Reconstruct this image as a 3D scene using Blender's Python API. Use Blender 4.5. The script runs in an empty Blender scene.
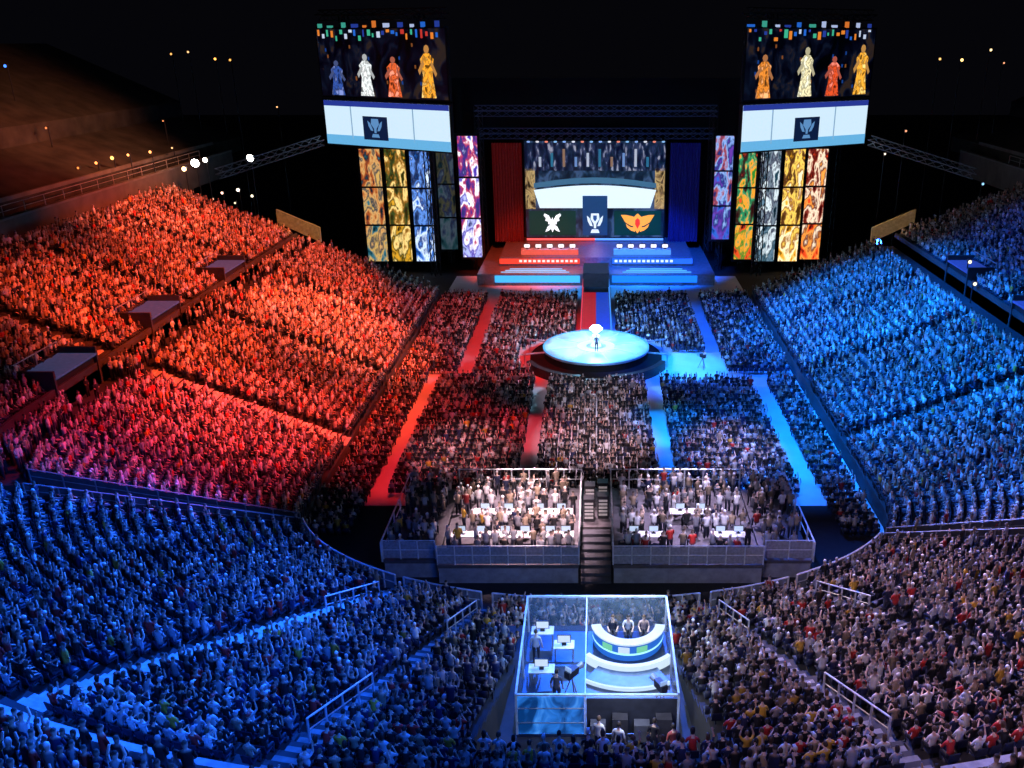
import bpy, bmesh, math, random
import numpy as np
from mathutils import Vector, Matrix
random.seed(7); rng = np.random.default_rng(7)
scene = bpy.context.scene; COL = scene.collection
PI = math.pi
# ------------------------------------------------------------------ camera
F_PX = 887.0; CX = 596.0; TH = math.radians(21.2); CT, ST = math.cos(TH), math.sin(TH); CAMZ = 30.0
cam = bpy.data.cameras.new('camera'); camo = bpy.data.objects.new('camera', cam); COL.objects.link(camo)
camo.location = (0, 0, CAMZ); camo.rotation_euler = (PI/2 - TH, 0, 0)
cam.lens = F_PX/1024*36; cam.sensor_width = 36; cam.shift_x = -84/1024; cam.clip_end = 2000
scene.camera = camo
try:
    scene.view_settings.view_transform = 'Standard'
    scene.view_settings.look = 'None'
except Exception: pass
def ray(px, py):
    a = (px-CX)/F_PX; b = -(py-384)/F_PX
    return Vector((a, CT + b*ST, -ST + b*CT))
def at(px, py, Y):
    d = ray(px, py); return Vector((0, 0, CAMZ)) + d*(Y/d.y)
def proj(x, y, z):
    dep = y*CT + (CAMZ-z)*ST; v = y*ST - (CAMZ-z)*CT
    return CX + F_PX*x/dep, 384 - F_PX*v/dep, dep
# ------------------------------------------------------------------ materials
MATS = {}
def mat(name, col, rough=.6, metal=0, emis=None, es=0, var=.25, scale=3.0, alpha=None):
    if name in MATS: return MATS[name]
    m = bpy.data.materials.new(name); m.use_nodes = True; nt = m.node_tree; b = nt.nodes['Principled BSDF']
    b.inputs['Roughness'].default_value = rough; b.inputs['Metallic'].default_value = metal
    tc = nt.nodes.new('ShaderNodeTexCoord'); nz = nt.nodes.new('ShaderNodeTexNoise'); nz.inputs['Scale'].default_value = scale
    nz.inputs['Detail'].default_value = 4
    nt.links.new(tc.outputs['Object'], nz.inputs['Vector'])
    rp = nt.nodes.new('ShaderNodeValToRGB'); e = rp.color_ramp.elements
    e[0].position = .3; e[1].position = .7
    e[0].color = (*[c*(1-var) for c in col], 1); e[1].color = (*[min(1, c*(1+var)) for c in col], 1)
    nt.links.new(nz.outputs['Fac'], rp.inputs['Fac']); nt.links.new(rp.outputs['Color'], b.inputs['Base Color'])
    if emis:
        b.inputs['Emission Color'].default_value = (*emis, 1); b.inputs['Emission Strength'].default_value = es
    if alpha is not None: b.inputs['Alpha'].default_value = alpha
    MATS[name] = m; return m
def glow(name, col, s): return mat(name, [c*.2 for c in col], .5, 0, col, s)
def artwork(name, cols, scale=1.2, s=1.3, stretch=(1, 1, .6), dist=1.2):
    m = bpy.data.materials.new(name); m.use_nodes = True; nt = m.node_tree; b = nt.nodes['Principled BSDF']
    b.inputs['Base Color'].default_value = (.02, .02, .02, 1)
    tc = nt.nodes.new('ShaderNodeTexCoord'); mp = nt.nodes.new('ShaderNodeMapping'); mp.inputs['Scale'].default_value = stretch
    nt.links.new(tc.outputs['Object'], mp.inputs['Vector'])
    nz = nt.nodes.new('ShaderNodeTexNoise'); nz.inputs['Scale'].default_value = scale; nz.inputs['Detail'].default_value = 5; nz.inputs['Distortion'].default_value = dist
    nt.links.new(mp.outputs['Vector'], nz.inputs['Vector'])
    rp = nt.nodes.new('ShaderNodeValToRGB')
    e = rp.color_ramp.elements; n = len(cols)
    while len(e) < n: e.new(.5)
    for i, c in enumerate(cols):
        e[i].position = .36 + .28*i/max(1, n-1); e[i].color = (*c, 1)
    nt.links.new(nz.outputs['Fac'], rp.inputs['Fac'])
    nt.links.new(rp.outputs['Color'], b.inputs['Emission Color']); b.inputs['Emission Strength'].default_value = s
    return m
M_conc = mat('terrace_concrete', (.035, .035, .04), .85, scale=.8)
M_wall = mat('wall_concrete', (.13, .125, .12), .85, scale=.7)
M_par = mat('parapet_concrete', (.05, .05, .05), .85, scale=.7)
M_rim = mat('rim_concrete', (.09, .08, .075), .85, scale=.7)
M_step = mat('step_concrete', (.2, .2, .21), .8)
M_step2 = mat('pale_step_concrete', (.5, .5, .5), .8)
M_floor = mat('field_cover', (.72, .72, .74), .7, var=.1, scale=.4)
M_ground = mat('dark_ground', (.012, .012, .014), .9, scale=.2)
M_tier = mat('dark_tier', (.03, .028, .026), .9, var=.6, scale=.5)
M_dark = mat('black_metal', (.03, .03, .035), .5, .3)
M_steel = mat('painted_steel', (.45, .47, .5), .4, .5)
M_rail = mat('rail_steel', (.75, .77, .8), .35, .3)
M_black = mat('black_cloth', (.008, .008, .01), .9)
M_seat = mat('seat_plastic', (.015, .02, .05), .5)
M_panel = mat('barrier_panel', (.3, .3, .33), .6, scale=2)
M_white = mat('white_laminate', (.8, .8, .82), .4)
M_glass = mat('booth_glass', (.3, .45, .6), .1, 0, alpha=.14)
def oc_mat(name, rough=.8):
    m = bpy.data.materials.new(name); m.use_nodes = True; nt = m.node_tree; b = nt.nodes['Principled BSDF']; b.inputs['Roughness'].default_value = rough
    oi = nt.nodes.new('ShaderNodeObjectInfo'); nz = nt.nodes.new('ShaderNodeTexNoise'); nz.inputs['Scale'].default_value = 9
    mx = nt.nodes.new('ShaderNodeMix'); mx.data_type = 'RGBA'; mx.blend_type = 'MULTIPLY'; mx.inputs['Factor'].default_value = .35
    nt.links.new(oi.outputs['Color'], mx.inputs[6]); nt.links.new(nz.outputs['Color'], mx.inputs[7]); nt.links.new(mx.outputs[2], b.inputs['Base Color'])
    return m
M_shirt = oc_mat('shirt_cloth'); M_hair = oc_mat('hair', .6)
M_skin = mat('skin', (.62, .42, .32), .5, var=.1); M_trous = mat('trouser_cloth', (.03, .035, .055), .8); M_eye = mat('eye_dark', (.02, .015, .015), .3)
M_lip = mat('lips', (.45, .15, .13), .5)
def attr_mat(name):
    m = bpy.data.materials.new(name); m.use_nodes = True; nt = m.node_tree; b = nt.nodes['Principled BSDF']; b.inputs['Roughness'].default_value = .8
    a = nt.nodes.new('ShaderNodeAttribute'); a.attribute_name = 'Col'; nt.links.new(a.outputs['Color'], b.inputs['Base Color']); return m
M_crowd = attr_mat('crowd_cloth_and_skin')
# ------------------------------------------------------------------ mesh helpers
def box(bm, c, s, rz=0, rx=0):
    r = bmesh.ops.create_cube(bm, size=1.0)
    M = Matrix.Translation(Vector(c)) @ Matrix.Rotation(rz, 4, 'Z') @ Matrix.Rotation(rx, 4, 'X') @ Matrix.Diagonal((s[0], s[1], s[2], 1))
    bmesh.ops.transform(bm, matrix=M, verts=r['verts']); return r['verts']
def tube(bm, p0, p1, r, seg=6, r2=None):
    p0 = Vector(p0); p1 = Vector(p1); d = p1-p0; L = d.length
    if L < 1e-6: return
    v = bmesh.ops.create_cone(bm, cap_ends=True, segments=seg, radius1=r, radius2=r if r2 is None else r2, depth=L)['verts']
    M = Matrix.Translation((p0+p1)/2) @ d.to_track_quat('Z', 'Y').to_matrix().to_4x4()
    bmesh.ops.transform(bm, matrix=M, verts=v); return v
def ball(bm, c, s, u=10, v=8):
    vs = bmesh.ops.create_uvsphere(bm, u_segments=u, v_segments=v, radius=1)['verts']
    bmesh.ops.transform(bm, matrix=Matrix.Translation(Vector(c)) @ Matrix.Diagonal((s[0], s[1], s[2], 1)), verts=vs); return vs
def lathe(bm, prof, c, seg=40, a0=0, a1=2*PI):
    full = abs(a1-a0-2*PI) < 1e-6; n = seg if full else seg+1; rings = []
    for i in range(n):
        a = a0+(a1-a0)*i/seg
        rings.append([bm.verts.new((c[0]+r*math.cos(a), c[1]+r*math.sin(a), c[2]+z)) for r, z in prof])
    for i in range(seg):
        A = rings[i]; B = rings[(i+1) % n]
        for j in range(len(prof)-1):
            try: bm.faces.new((A[j], B[j], B[j+1], A[j+1]))
            except Exception: pass
def obj(name, bm, m, parent=None, local=False, smooth=False):
    me = bpy.data.meshes.new(name)
    if not local:
        if parent is not None: off = parent.location.copy()
        else:
            cs = [v.co for v in bm.verts]
            off = Vector(((min(c.x for c in cs)+max(c.x for c in cs))/2, (min(c.y for c in cs)+max(c.y for c in cs))/2, min(c.z for c in cs)))
        bmesh.ops.translate(bm, vec=-off, verts=bm.verts)
    bmesh.ops.recalc_face_normals(bm, faces=bm.faces)
    bm.to_mesh(me); bm.free()
    if smooth: me.polygons.foreach_set('use_smooth', [True]*len(me.polygons))
    for mm in (m if isinstance(m, (list, tuple)) else [m]): me.materials.append(mm)
    o = bpy.data.objects.new(name, me); COL.objects.link(o)
    if parent is not None: o.parent = parent
    elif not local: o.location = off
    return o
def tag(o, label=None, cat=None, group=None, kind=None):
    if label: o['label'] = label
    if cat: o['category'] = cat
    if group: o['group'] = group
    if kind: o['kind'] = kind
    return o
def thing(name, label, cat, loc, group=None, rz=0):
    o = bpy.data.objects.new(name, None); COL.objects.link(o); o.location = loc; o.rotation_euler = (0, 0, rz); o.empty_display_size = .3
    return tag(o, label, cat, group)
def struct(name, bm, m, label=None):
    o = obj(name, bm, m); o['kind'] = 'structure'
    if label: o['label'] = label
    return o
def NB(): return bmesh.new()
# ------------------------------------------------------------------ bowl path
A_, B_ = 19.0, 12.0; YC = 52.0; YFAR = 105.0
def PP(q):
    if q < 0: return Vector((A_, YC-q, 0)), Vector((1, 0, 0))
    if q <= 180:
        t = math.radians(q); x = A_*math.cos(t); y = -B_*math.sin(t)
        return Vector((x, YC+y, 0)), Vector((x/A_**2, y/B_**2, 0)).normalized()
    return Vector((-A_, YC+(q-180), 0)), Vector((-1, 0, 0))
PIT, RIS = .72, .288
def rowprof(w0, z0, n, base=0):
    pr = [(w0, base), (w0, z0)]
    for k in range(n):
        pr.append((w0+(k+1)*PIT, z0+k*RIS)); pr.append((w0+(k+1)*PIT, z0+(k+1)*RIS))
    return pr
def qs(q0, q1):
    out = [q0]; q = q0
    while q < q1-1e-6:
        st = 3.0 if (0 <= q < 180) else 6.0
        nq = q+st
        for b in (0, 180):
            if q < b < nq: nq = b
        q = min(nq, q1); out.append(q)
    return out
def sweep(name, q0, q1, prof, m, label, close=True):
    bm = NB(); rings = []
    pr = list(prof)
    if close: pr = pr+[(pr[-1][0], 0)]
    for q in qs(q0, q1):
        P, n = PP(q); rings.append([bm.verts.new((P.x+n.x*w, P.y+n.y*w, z)) for w, z in pr])
    for i in range(len(rings)-1):
        for j in range(len(pr)-1): bm.faces.new((rings[i][j], rings[i+1][j], rings[i+1][j+1], rings[i][j+1]))
    if close:
        bm.faces.new(rings[0]); bm.faces.new(rings[-1][::-1])
    return struct(name, bm, m, label)
NL, NU = 20, 19
W1 = NL*PIT; Z0 = 1.2; Z1 = Z0+NL*RIS; W2 = W1+2.2; Z2 = Z1+1.1
prof_side = rowprof(0, Z0, NL) + [(W2, Z1), (W2, Z2)] + rowprof(W2, Z2, NU)[2:]
W3 = W2+NU*PIT; Z3 = Z2+NU*RIS
prof_side += [(W3+1.5, Z3)]
NN = 28; V1 = NN*PIT; Y1 = Z0+NN*RIS; V2 = V1+1.5; Y2 = Y1+1.1
prof_near = rowprof(0, Z0, NN) + [(V2, Y1), (V2, Y2)] + rowprof(V2, Y2, 10)[2:]
k0 = 24; KF = 7
prof_mid = [(k0*PIT, 0), (k0*PIT, Z0+k0*RIS)] + rowprof(k0*PIT, Z0+k0*RIS, NN-k0)[2:] + [(V2, Y1), (V2, Y2)] + rowprof(V2, Y2, 10)[2:]
QR, QL = 24, 165
BQ0, BQ1 = 81.7, 98.3
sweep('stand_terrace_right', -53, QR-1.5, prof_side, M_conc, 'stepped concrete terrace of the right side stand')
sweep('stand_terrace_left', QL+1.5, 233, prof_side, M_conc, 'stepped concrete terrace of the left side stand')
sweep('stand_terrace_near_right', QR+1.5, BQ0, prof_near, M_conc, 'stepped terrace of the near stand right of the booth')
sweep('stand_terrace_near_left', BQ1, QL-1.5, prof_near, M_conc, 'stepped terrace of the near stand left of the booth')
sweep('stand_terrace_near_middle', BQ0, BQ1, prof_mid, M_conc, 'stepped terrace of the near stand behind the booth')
sweep('stand_terrace_near_front', BQ0, BQ1, rowprof(0, Z0, KF)[:-1], M_conc, 'stepped terrace of the near stand in front of the booth')
for nm, a, b in (('wall_right', -75, QR), ('wall_left', QL, 255)):
    sweep(nm, a, b, [(W3+1.5, Z3-1), (W3+1.5, Z3+2.0), (W3+1.9, Z3+2.0), (W3+1.9, Z3-1)], M_rim, 'dark concrete rim wall above the side stand', False)
    sweep('wall_coping_'+nm[5:], a, b, [(W3+1.42, Z3+2.0), (W3+1.42, Z3+2.2), (W3+2.0, Z3+2.2), (W3+2.0, Z3+2.0)], M_wall, 'pale coping on top of the rim wall', False)
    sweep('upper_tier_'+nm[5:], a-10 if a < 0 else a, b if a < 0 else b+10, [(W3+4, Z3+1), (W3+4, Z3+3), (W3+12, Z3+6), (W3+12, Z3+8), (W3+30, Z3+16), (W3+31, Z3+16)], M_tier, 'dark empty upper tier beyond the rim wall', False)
    sweep('upper_tier_edge_'+nm[5:], a, b, [(W3+3.9, Z3+2.9), (W3+3.9, Z3+3.3), (W3+4.2, Z3+3.3)], M_wall, 'pale front edge of the dark upper tier', False)
bm = NB(); box(bm, (0, 78, -.1), (37.9, 80, .2)); struct('floor', bm, M_floor, 'covered pitch floor between the stands')
bm = NB(); box(bm, (0, 150, -.5), (500, 500, .5)); struct('ground', bm, M_ground, 'dark ground around the arena')
bm = NB(); box(bm, (0, 46.5, -.05), (37, 15, .2)); struct('floor_moat', bm, mat('moat_floor', (.012, .012, .016), .8), 'dark floor in front of the near stand')
# ------------------------------------------------------------------ railings
def railing(name, label, cat, pts, h, m=M_rail, panel=None, post_step=1, group=None, r=.04, mid=True):
    base = sum((Vector(p) for p in pts), Vector())/len(pts); base.z = min(p[2] for p in pts)
    t = thing(name, label, cat, base, group)
    bm = NB()
    for a, b in zip(pts, pts[1:]):
        tube(bm, (a[0], a[1], a[2]+h), (b[0], b[1], b[2]+h), r)
    obj('top_rail', bm, m, t)
    if mid:
        bm = NB()
        for a, b in zip(pts, pts[1:]): tube(bm, (a[0], a[1], a[2]+h*.5), (b[0], b[1], b[2]+h*.5), r*.7)
        obj('middle_rail', bm, m, t)
    if panel:
        bm = NB()
        for a, b in zip(pts, pts[1:]):
            v = [bm.verts.new(p) for p in ((a[0], a[1], a[2]+.05), (b[0], b[1], b[2]+.05), (b[0], b[1], b[2]+h-.08), (a[0], a[1], a[2]+h-.08))]
            bm.faces.new(v)
        obj('panel', bm, panel, t)
    for p in pts[::post_step]:
        bm = NB(); tube(bm, p, (p[0], p[1], p[2]+h), r*1.1); obj('post', bm, m, t)
    return t
def arcpts(q0, q1, w, z, n):
    out = []
    for i in range(n+1):
        P, nn = PP(q0+(q1-q0)*i/n); out.append((P.x+nn.x*w, P.y+nn.y*w, z))
    return out
FR = [('from the right gangway to the right stairs', 26, 54), ('between the right stairs and the inner right stairs', 56, 71), ('right of the booth', 73, 81.5), ('straight in front of the booth', 81.7, 98.3),
      ('left of the booth', 98.5, 107), ('between the inner left stairs and the left stairs', 109, 124), ('from the left stairs to the left gangway', 126, 163)]
M_rp = mat('rail_panel', (.22, .24, .28), .4)
for lab, a, b in FR:
    railing('front_railing', 'steel front railing of the near stand, '+lab, 'railing', arcpts(a, b, .1, Z0, max(3, int((b-a)/2.5))), 1.05, panel=M_rp, group='front railings of the near stand', r=.055)
for lab, a, b in [('right side stand, half nearest the camera', -24, 22), ('right side stand, half nearest the stage', -53, -25), ('left side stand, half nearest the camera', 167, 204), ('left side stand, half nearest the stage', 205, 233)]:
    railing('front_railing', 'steel railing along the foot of the '+lab, 'railing', arcpts(a, b, .1, Z0, 12), 1.0, M_dark, group='front railings of the side stands', r=.03)
for lab, a, b in [('right side walkway', -53, 22), ('left side walkway', 167, 233)]:
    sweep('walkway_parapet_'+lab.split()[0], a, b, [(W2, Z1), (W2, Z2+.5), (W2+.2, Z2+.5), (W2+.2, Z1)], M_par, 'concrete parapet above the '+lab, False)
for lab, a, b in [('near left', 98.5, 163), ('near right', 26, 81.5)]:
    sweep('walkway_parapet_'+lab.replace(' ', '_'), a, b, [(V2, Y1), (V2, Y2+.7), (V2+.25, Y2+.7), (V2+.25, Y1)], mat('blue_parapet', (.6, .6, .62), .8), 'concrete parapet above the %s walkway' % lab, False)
for lab, a, b in [('right rim wall', -60, 10), ('left rim wall', 170, 245)]:
    pts = arcpts(a, b, W3+1.7, Z3+2.2, 24); railing('rim_railing', 'thin steel railing on top of the '+lab, 'railing', pts, 1.0, mat('rim_rail', (.3, .3, .3), .5), group='rim railings', r=.035)
def radial(q, w0, w1, z0, n, off=0):
    P, nn = PP(q); tx = Vector((-nn.y, nn.x, 0)); out = []
    for i in range(n+1):
        w = w0+(w1-w0)*i/n; p = P+nn*w+tx*off; out.append((p.x, p.y, z0+w*RIS/PIT))
    return out
for q, lab in ((QR-1.6, 'edge of the right side stand at the right gangway'), (QR+1.6, 'edge of the near stand at the right gangway'), (QL-1.6, 'edge of the near stand at the left gangway'), (QL+1.6, 'edge of the left side stand at the left gangway')):
    railing('gangway_railing', 'steel railing on the '+lab, 'railing', radial(q, .2, 14, Z0+.1, 9), .85, mat('gang_rail', (.25, .26, .28), .5), panel=mat('rail_panel2', (.06, .065, .075), .5), group='gangway railings')
AISLES = [(-10, 0), (-24, 0), (-38, 0), (55, 1), (72, 1), (108, 1), (125, 1), (190, 0), (204, 0), (218, 0)]
ANAME = {-10: 'right side stand, nearest the camera', -24: 'right side stand, middle one', -38: 'right side stand, nearest the stage', 55: 'near stand, outer right', 72: 'near stand, just right of the booth',
         108: 'near stand, just left of the booth', 125: 'near stand, outer left', 190: 'left side stand, nearest the camera', 204: 'left side stand, middle one', 218: 'left side stand, nearest the stage'}
for q, near in AISLES:
    P, nn = PP(q); rz = math.atan2(nn.y, nn.x); bm = NB(); ww = 1.5 if q == 190 else 1.3 if q == 125 else 1.0
    for k in range(NN if near else NL):
        w = (k+.75)*PIT; z = Z0+k*RIS; c = P+nn*w
        box(bm, (c.x, c.y, z+.075), (.36, ww, .15), rz)
        if ww > 1: c = P+nn*(w-.36); box(bm, (c.x, c.y, z+.02), (.36, ww, .03), rz)
    if not near:
        for k in range(NU):
            w = W2+(k+.75)*PIT; z = Z2+k*RIS; c = P+nn*w; box(bm, (c.x, c.y, z+.075), (.36, 1.0, .15), rz)
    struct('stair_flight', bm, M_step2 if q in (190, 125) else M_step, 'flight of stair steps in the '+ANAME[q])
    if near:
        for w0, w1, ll in (((2, 6, 'lower'),) if q in (55, 125) else ((2, 6, 'lower'), (13.5, 18, 'upper'))):
            railing('stair_handrail', '%s steel handrail on the stairs of the %s' % (ll, ANAME[q]), 'handrail', radial(q, w0, w1, Z0+.1, 4, .1), .95, group='stair handrails of the near stand')
bm = NB(); box(bm, (0, 29.0, 4.1), (8.4, 11.5, .5)); struct('booth_well_floor', bm, mat('well_floor', (.03, .035, .045), .7), 'flat floor under the glass booth')
VOMS = []
for s, side in ((-1, 'left'), (1, 'right')):
    for yc, lab in ((57, 'nearest the camera'), (70.5, 'in the middle'), (85.5, 'nearest the stage')):
        VOMS.append((s, yc)); x0, x1 = 19+W2-.1, 19+W2+2.6; zr = Z1+2.25
        t = thing('vomitory', 'concrete stand entrance of the upper %s stand, %s' % (side, lab), 'entrance', (s*(x0+x1)/2, yc, Z1), 'stand entrances')
        for dy in (-2.6, 2.6):
            bm = NB(); box(bm, (s*(x0+x1)/2, yc+dy, Z1+1.4), (x1-x0, .2, 2.8)); obj('side_wall', bm, M_par, t)
        bm = NB(); box(bm, (s*(x0+x1)/2, yc, zr), (x1-x0, 5.2, .15)); obj('roof_slab', bm, mat('slab_blue_glow', (.04, .07, .2), .8, emis=(.08, .15, .4), es=.22), t)  # pale blue light on the slab is put in as faint emission
        bm = NB(); box(bm, (s*(x0+.3), yc, Z1+1.1), (.1, 5.0, 2.2)); obj('doorway_shade_sheet', bm, M_black, t)  # black sheet painted in for the shade inside the entrance
        bm = NB(); tube(bm, (s*x1, yc-2.6, zr+.9), (s*x1, yc+2.6, zr+.9), .05); [tube(bm, (s*x1, yc+d, zr+.1), (s*x1, yc+d, zr+.9), .05) for d in (-2.6, 0, 2.6)]; obj('guard_rail', bm, M_steel, t)
# ------------------------------------------------------------------ people
def skin_mesh(verts, edges, radii, roots, sub=1):
    me = bpy.data.meshes.new('tmp'); me.from_pydata(verts, edges, []); o = bpy.data.objects.new('tmp', me); COL.objects.link(o)
    o.modifiers.new('s', 'SKIN'); sm = o.modifiers.new('d', 'SUBSURF'); sm.levels = sub; sm.render_levels = sub
    sv = me.skin_vertices[0].data
    for i, r in enumerate(radii):
        sv[i].radius = r if isinstance(r, tuple) else (r, r); sv[i].use_root = i in roots
    dg = bpy.context.evaluated_depsgraph_get(); out = bpy.data.meshes.new_from_object(o.evaluated_get(dg))
    bpy.data.objects.remove(o); return out
def seg_d(p, a, b):
    ab = b-a; t = max(0, min(1, (p-a).dot(ab)/max(1e-9, ab.dot(ab)))); return (p-(a+ab*t)).length
def person_mesh(name, arms, stand=False, lean=0.0):
    dz = .41 if stand else 0
    V, E, R, roots, kind = [], [], [], [], []
    def add(p, r, par=None, k=0):
        V.append(Vector(p)); R.append(r); i = len(V)-1
        if par is None: roots.append(i)
        else: E.append((par, i)); kind.append((par, i, k))
        return i
    L = lean
    pel = add((0, 0, .54+dz), (.16, .13)); bel = add((0, .02*L, .70+dz), (.14, .11), pel, 1); ch = add((0, .06*L, .88+dz), (.165, .11), bel, 1)
    uc = add((0, .1*L, 1.0+dz), (.13, .095), ch, 1); nk = add((0, .13*L+.01, 1.11+dz), .055, uc, 0); add((0, .15*L+.02, 1.19+dz), .055, nk, 0)
    for s, (el, wr) in zip((-1, 1), arms):
        sh = add((s*.175, .1*L, 1.0+dz), .062, uc, 1)
        e = add((s*el[0], el[1]+.1*L, el[2]+dz), .043, sh, 1); w = add((s*wr[0], wr[1]+.1*L, wr[2]+dz), .028, e, 0)
        d = (V[w]-V[e]).normalized(); h = add(V[w]+d*.07, (.04, .022), w, 0)
        side = d.cross(Vector((0, 0, 1))) if abs(d.z) < .9 else Vector((1, 0, 0)); side.normalize(); pn = side.cross(d)
        for j, ln in enumerate((.07, .078, .072, .058)):
            b = V[h]+side*(.028-.019*j)-d*.01; f = add(b, .009); f2 = add(b+d*ln*.55, .009, f, 0); add(b+d*ln-pn*.012, .007, f2, 0)
        b = V[w]+d*.03+side*.03*s; f = add(b, .01); f2 = add(b+d*.03+side*.03*s, .01, f, 0); add(b+d*.06+side*.035*s, .008, f2, 0)
    for s in (-1, 1):
        if stand: pts = [((s*.09, 0, .88), .09), ((s*.1, .02, .50), .06), ((s*.1, -.01, .1), .042), ((s*.12, .13, .04), .038)]
        else: pts = [((s*.095, .06, .52), .088), ((s*.12, .38, .51), .062), ((s*.12, .34, .1), .042), ((s*.13, .46, .045), .038)]
        pr = pel
        for j, (p, r) in enumerate(pts): pr = add(p, r, pr, 2 if j < 3 else 3)
    me = skin_mesh(V, E, R, roots)
    bm = bmesh.new(); bm.from_mesh(me)
    for f in bm.faces:
        c = f.calc_center_median(); best = min(kind, key=lambda k: seg_d(c, V[k[0]], V[k[1]]))
        f.material_index = (0, 1, 2, 3)[best[2]]; f.smooth = True
    hc = Vector((0, .15*L+.035, 1.29+dz))
    vs = ball(bm, (0, 0, 0), (1, 1, 1), 16, 12)
    for v in vs:
        c = v.co
        if c.y > .8 and abs(c.x) < .25 and -.3 < c.z < .1: c.y += .22
        if c.y > .6 and .15 < abs(c.x) < .5 and 0 < c.z < .25: c.y -= .08
        if c.z < -.4: c.x *= .85
        v.co = Vector((c.x*.077, c.y*.098, c.z*.118))+hc
    for f in {f for v in vs for f in v.link_faces}:
        c = f.calc_center_median()-hc; f.smooth = True
        if c.y > .06 and abs(c.x) < .035 and -.075 < c.z < -.045: f.material_index = 4
    for s in (-1, 1):
        for v, mi in ((ball(bm, hc+Vector((s*.03, .083, .01)), (.013, .01, .009), 8, 6), 3), (ball(bm, hc+Vector((s*.078, -.005, -.005)), (.012, .022, .032), 8, 6), 0)):
            for f in {f for x in v for f in x.link_faces}: f.material_index = mi; f.smooth = True
    out = bpy.data.meshes.new(name); bm.to_mesh(out); bm.free()
    for m in (M_skin, M_shirt, M_trous, M_eye, M_lip): out.materials.append(m)
    out['hc'] = tuple(hc); return out
LAP = (((.25, .06, .78), (.14, .27, .66)),)*2
CLAP = (((.24, .14, .82), (.06, .33, .95)),)*2
RAISE = (((.25, .06, .78), (.14, .27, .66)), ((.26, .10, 1.14), (.22, .16, 1.40)))
BOTH = (((.28, .08, 1.16), (.2, .12, 1.42)),)*2
HANG = (((.24, -.02, .74), (.25, .06, .50)),)*2
DESK = (((.24, .08, .80), (.18, .33, .79)),)*2
def hair_mesh(name, hc, style):
    bm = NB(); vs = ball(bm, (0, 0, 0), (1, 1, 1), 16, 12)
    for v in vs:
        c = v.co.copy()
        if style == 'long' and c.z < .1 and c.y < .25: c = Vector((c.x*1.05, min(c.y, .1)*1.0-.02, c.z*1.9))
        v.co = c
    dele = [f for f in bm.faces if (lambda c: (c.y > .25 and c.z < .35) or (style != 'long' and c.z < -.35) or (style == 'cap' and c.z < .15))(f.calc_center_median())]
    bmesh.ops.delete(bm, geom=dele, context='FACES')
    for v in bm.verts: v.co = Vector((v.co.x*.087, v.co.y*.108, v.co.z*.13))+hc+Vector((0, -.006, .004))
    if style == 'cap': box(bm, hc+Vector((0, .14, .035)), (.13, .1, .012))
    me = bpy.data.meshes.new(name); bm.to_mesh(me); bm.free(); me.materials.append(M_hair)
    me.polygons.foreach_set('use_smooth', [True]*len(me.polygons)); return me
PROTO = {}
for key, arms, st, ln in (('lap', LAP, 0, 0), ('forward', LAP, 0, 1.6), ('clap', CLAP, 0, .3), ('raise', RAISE, 0, 0), ('both', BOTH, 0, 0), ('stand', HANG, 1, 0), ('desk', DESK, 0, .5)):
    me = person_mesh('person_'+key, arms, bool(st), ln); hc = Vector(me['hc'])
    PROTO[key] = (me, {s: hair_mesh('hair', hc, s) for s in ('short', 'long', 'cap')})
HAIRC = [(.02, .015, .012), (.03, .02, .015), (.06, .035, .02), (.12, .07, .04)]
def person(key, loc, rz, shirt, label, group=None, hair='short', hcol=None, sc=1.0):
    me, hm = PROTO[key]; o = bpy.data.objects.new('person', me); COL.objects.link(o); o.location = loc; o.rotation_euler = (0, 0, rz); o.scale = (sc,)*3
    o.color = (*shirt, 1); tag(o, label, 'person', group)
    h = bpy.data.objects.new('cap' if hair == 'cap' else 'hair', hm[hair]); COL.objects.link(h); h.parent = o
    h.color = (*(hcol or random.choice(HAIRC)), 1); return o
SS = .87
def seat_mesh():
    bm = NB(); box(bm, (0, .03, .42), (.42, .40, .05)); box(bm, (0, -.2, .62), (.42, .05, .42), 0, .15); box(bm, (0, -.05, .2), (.06, .1, .4))
    bmesh.ops.bevel(bm, geom=[e for e in bm.edges], offset=.015, segments=1, affect='EDGES')
    bmesh.ops.recalc_face_normals(bm, faces=bm.faces)
    me = bpy.data.meshes.new('stadium_seat'); bm.to_mesh(me); bm.free(); me.materials.append(M_seat); return me
SEATM = seat_mesh()
# ------------------------------------------------------------------ gather positions
cand = []
SECT = [(QR+1.8, 55, 'right of the outer right stairs'), (55, 72, 'right of the inner right stairs'), (72, BQ0-.2, 'right of the booth'), (BQ1+.2, 108, 'left of the booth'), (108, 125, 'left of the inner left stairs'), (125, QL-1.8, 'left of the outer left stairs')]
def row_pts(q0, q1, w, step=.48):
    n = max(8, int((q1-q0)*2)); P = []
    for i in range(n+1):
        p, nn = PP(q0+(q1-q0)*i/n); P.append((p+nn*w, nn))
    out = []; acc = 0; nxt = .3
    for (a, na), (b, nb) in zip(P, P[1:]):
        L = (b-a).length
        while acc+L >= nxt:
            f = (nxt-acc)/L; out.append((a.lerp(b, f), na.lerp(nb, f).normalized())); nxt += step
        acc += L
    return out
def blocked(p):
    for q, near in AISLES:
        P, nn = PP(q); d = p-P
        if d.dot(nn) > -1 and abs(d.x*(-nn.y)+d.y*nn.x) < (.85 if q in (125,) else .72 if near else 1.0 if q == 190 else .55): return True
    for s, yc in VOMS:
        if s*p.x > 0 and abs(p.y-yc) < 2.9 and 19+W2-.5 < abs(p.x) < 19+W2+2.9: return True
    return False
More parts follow.
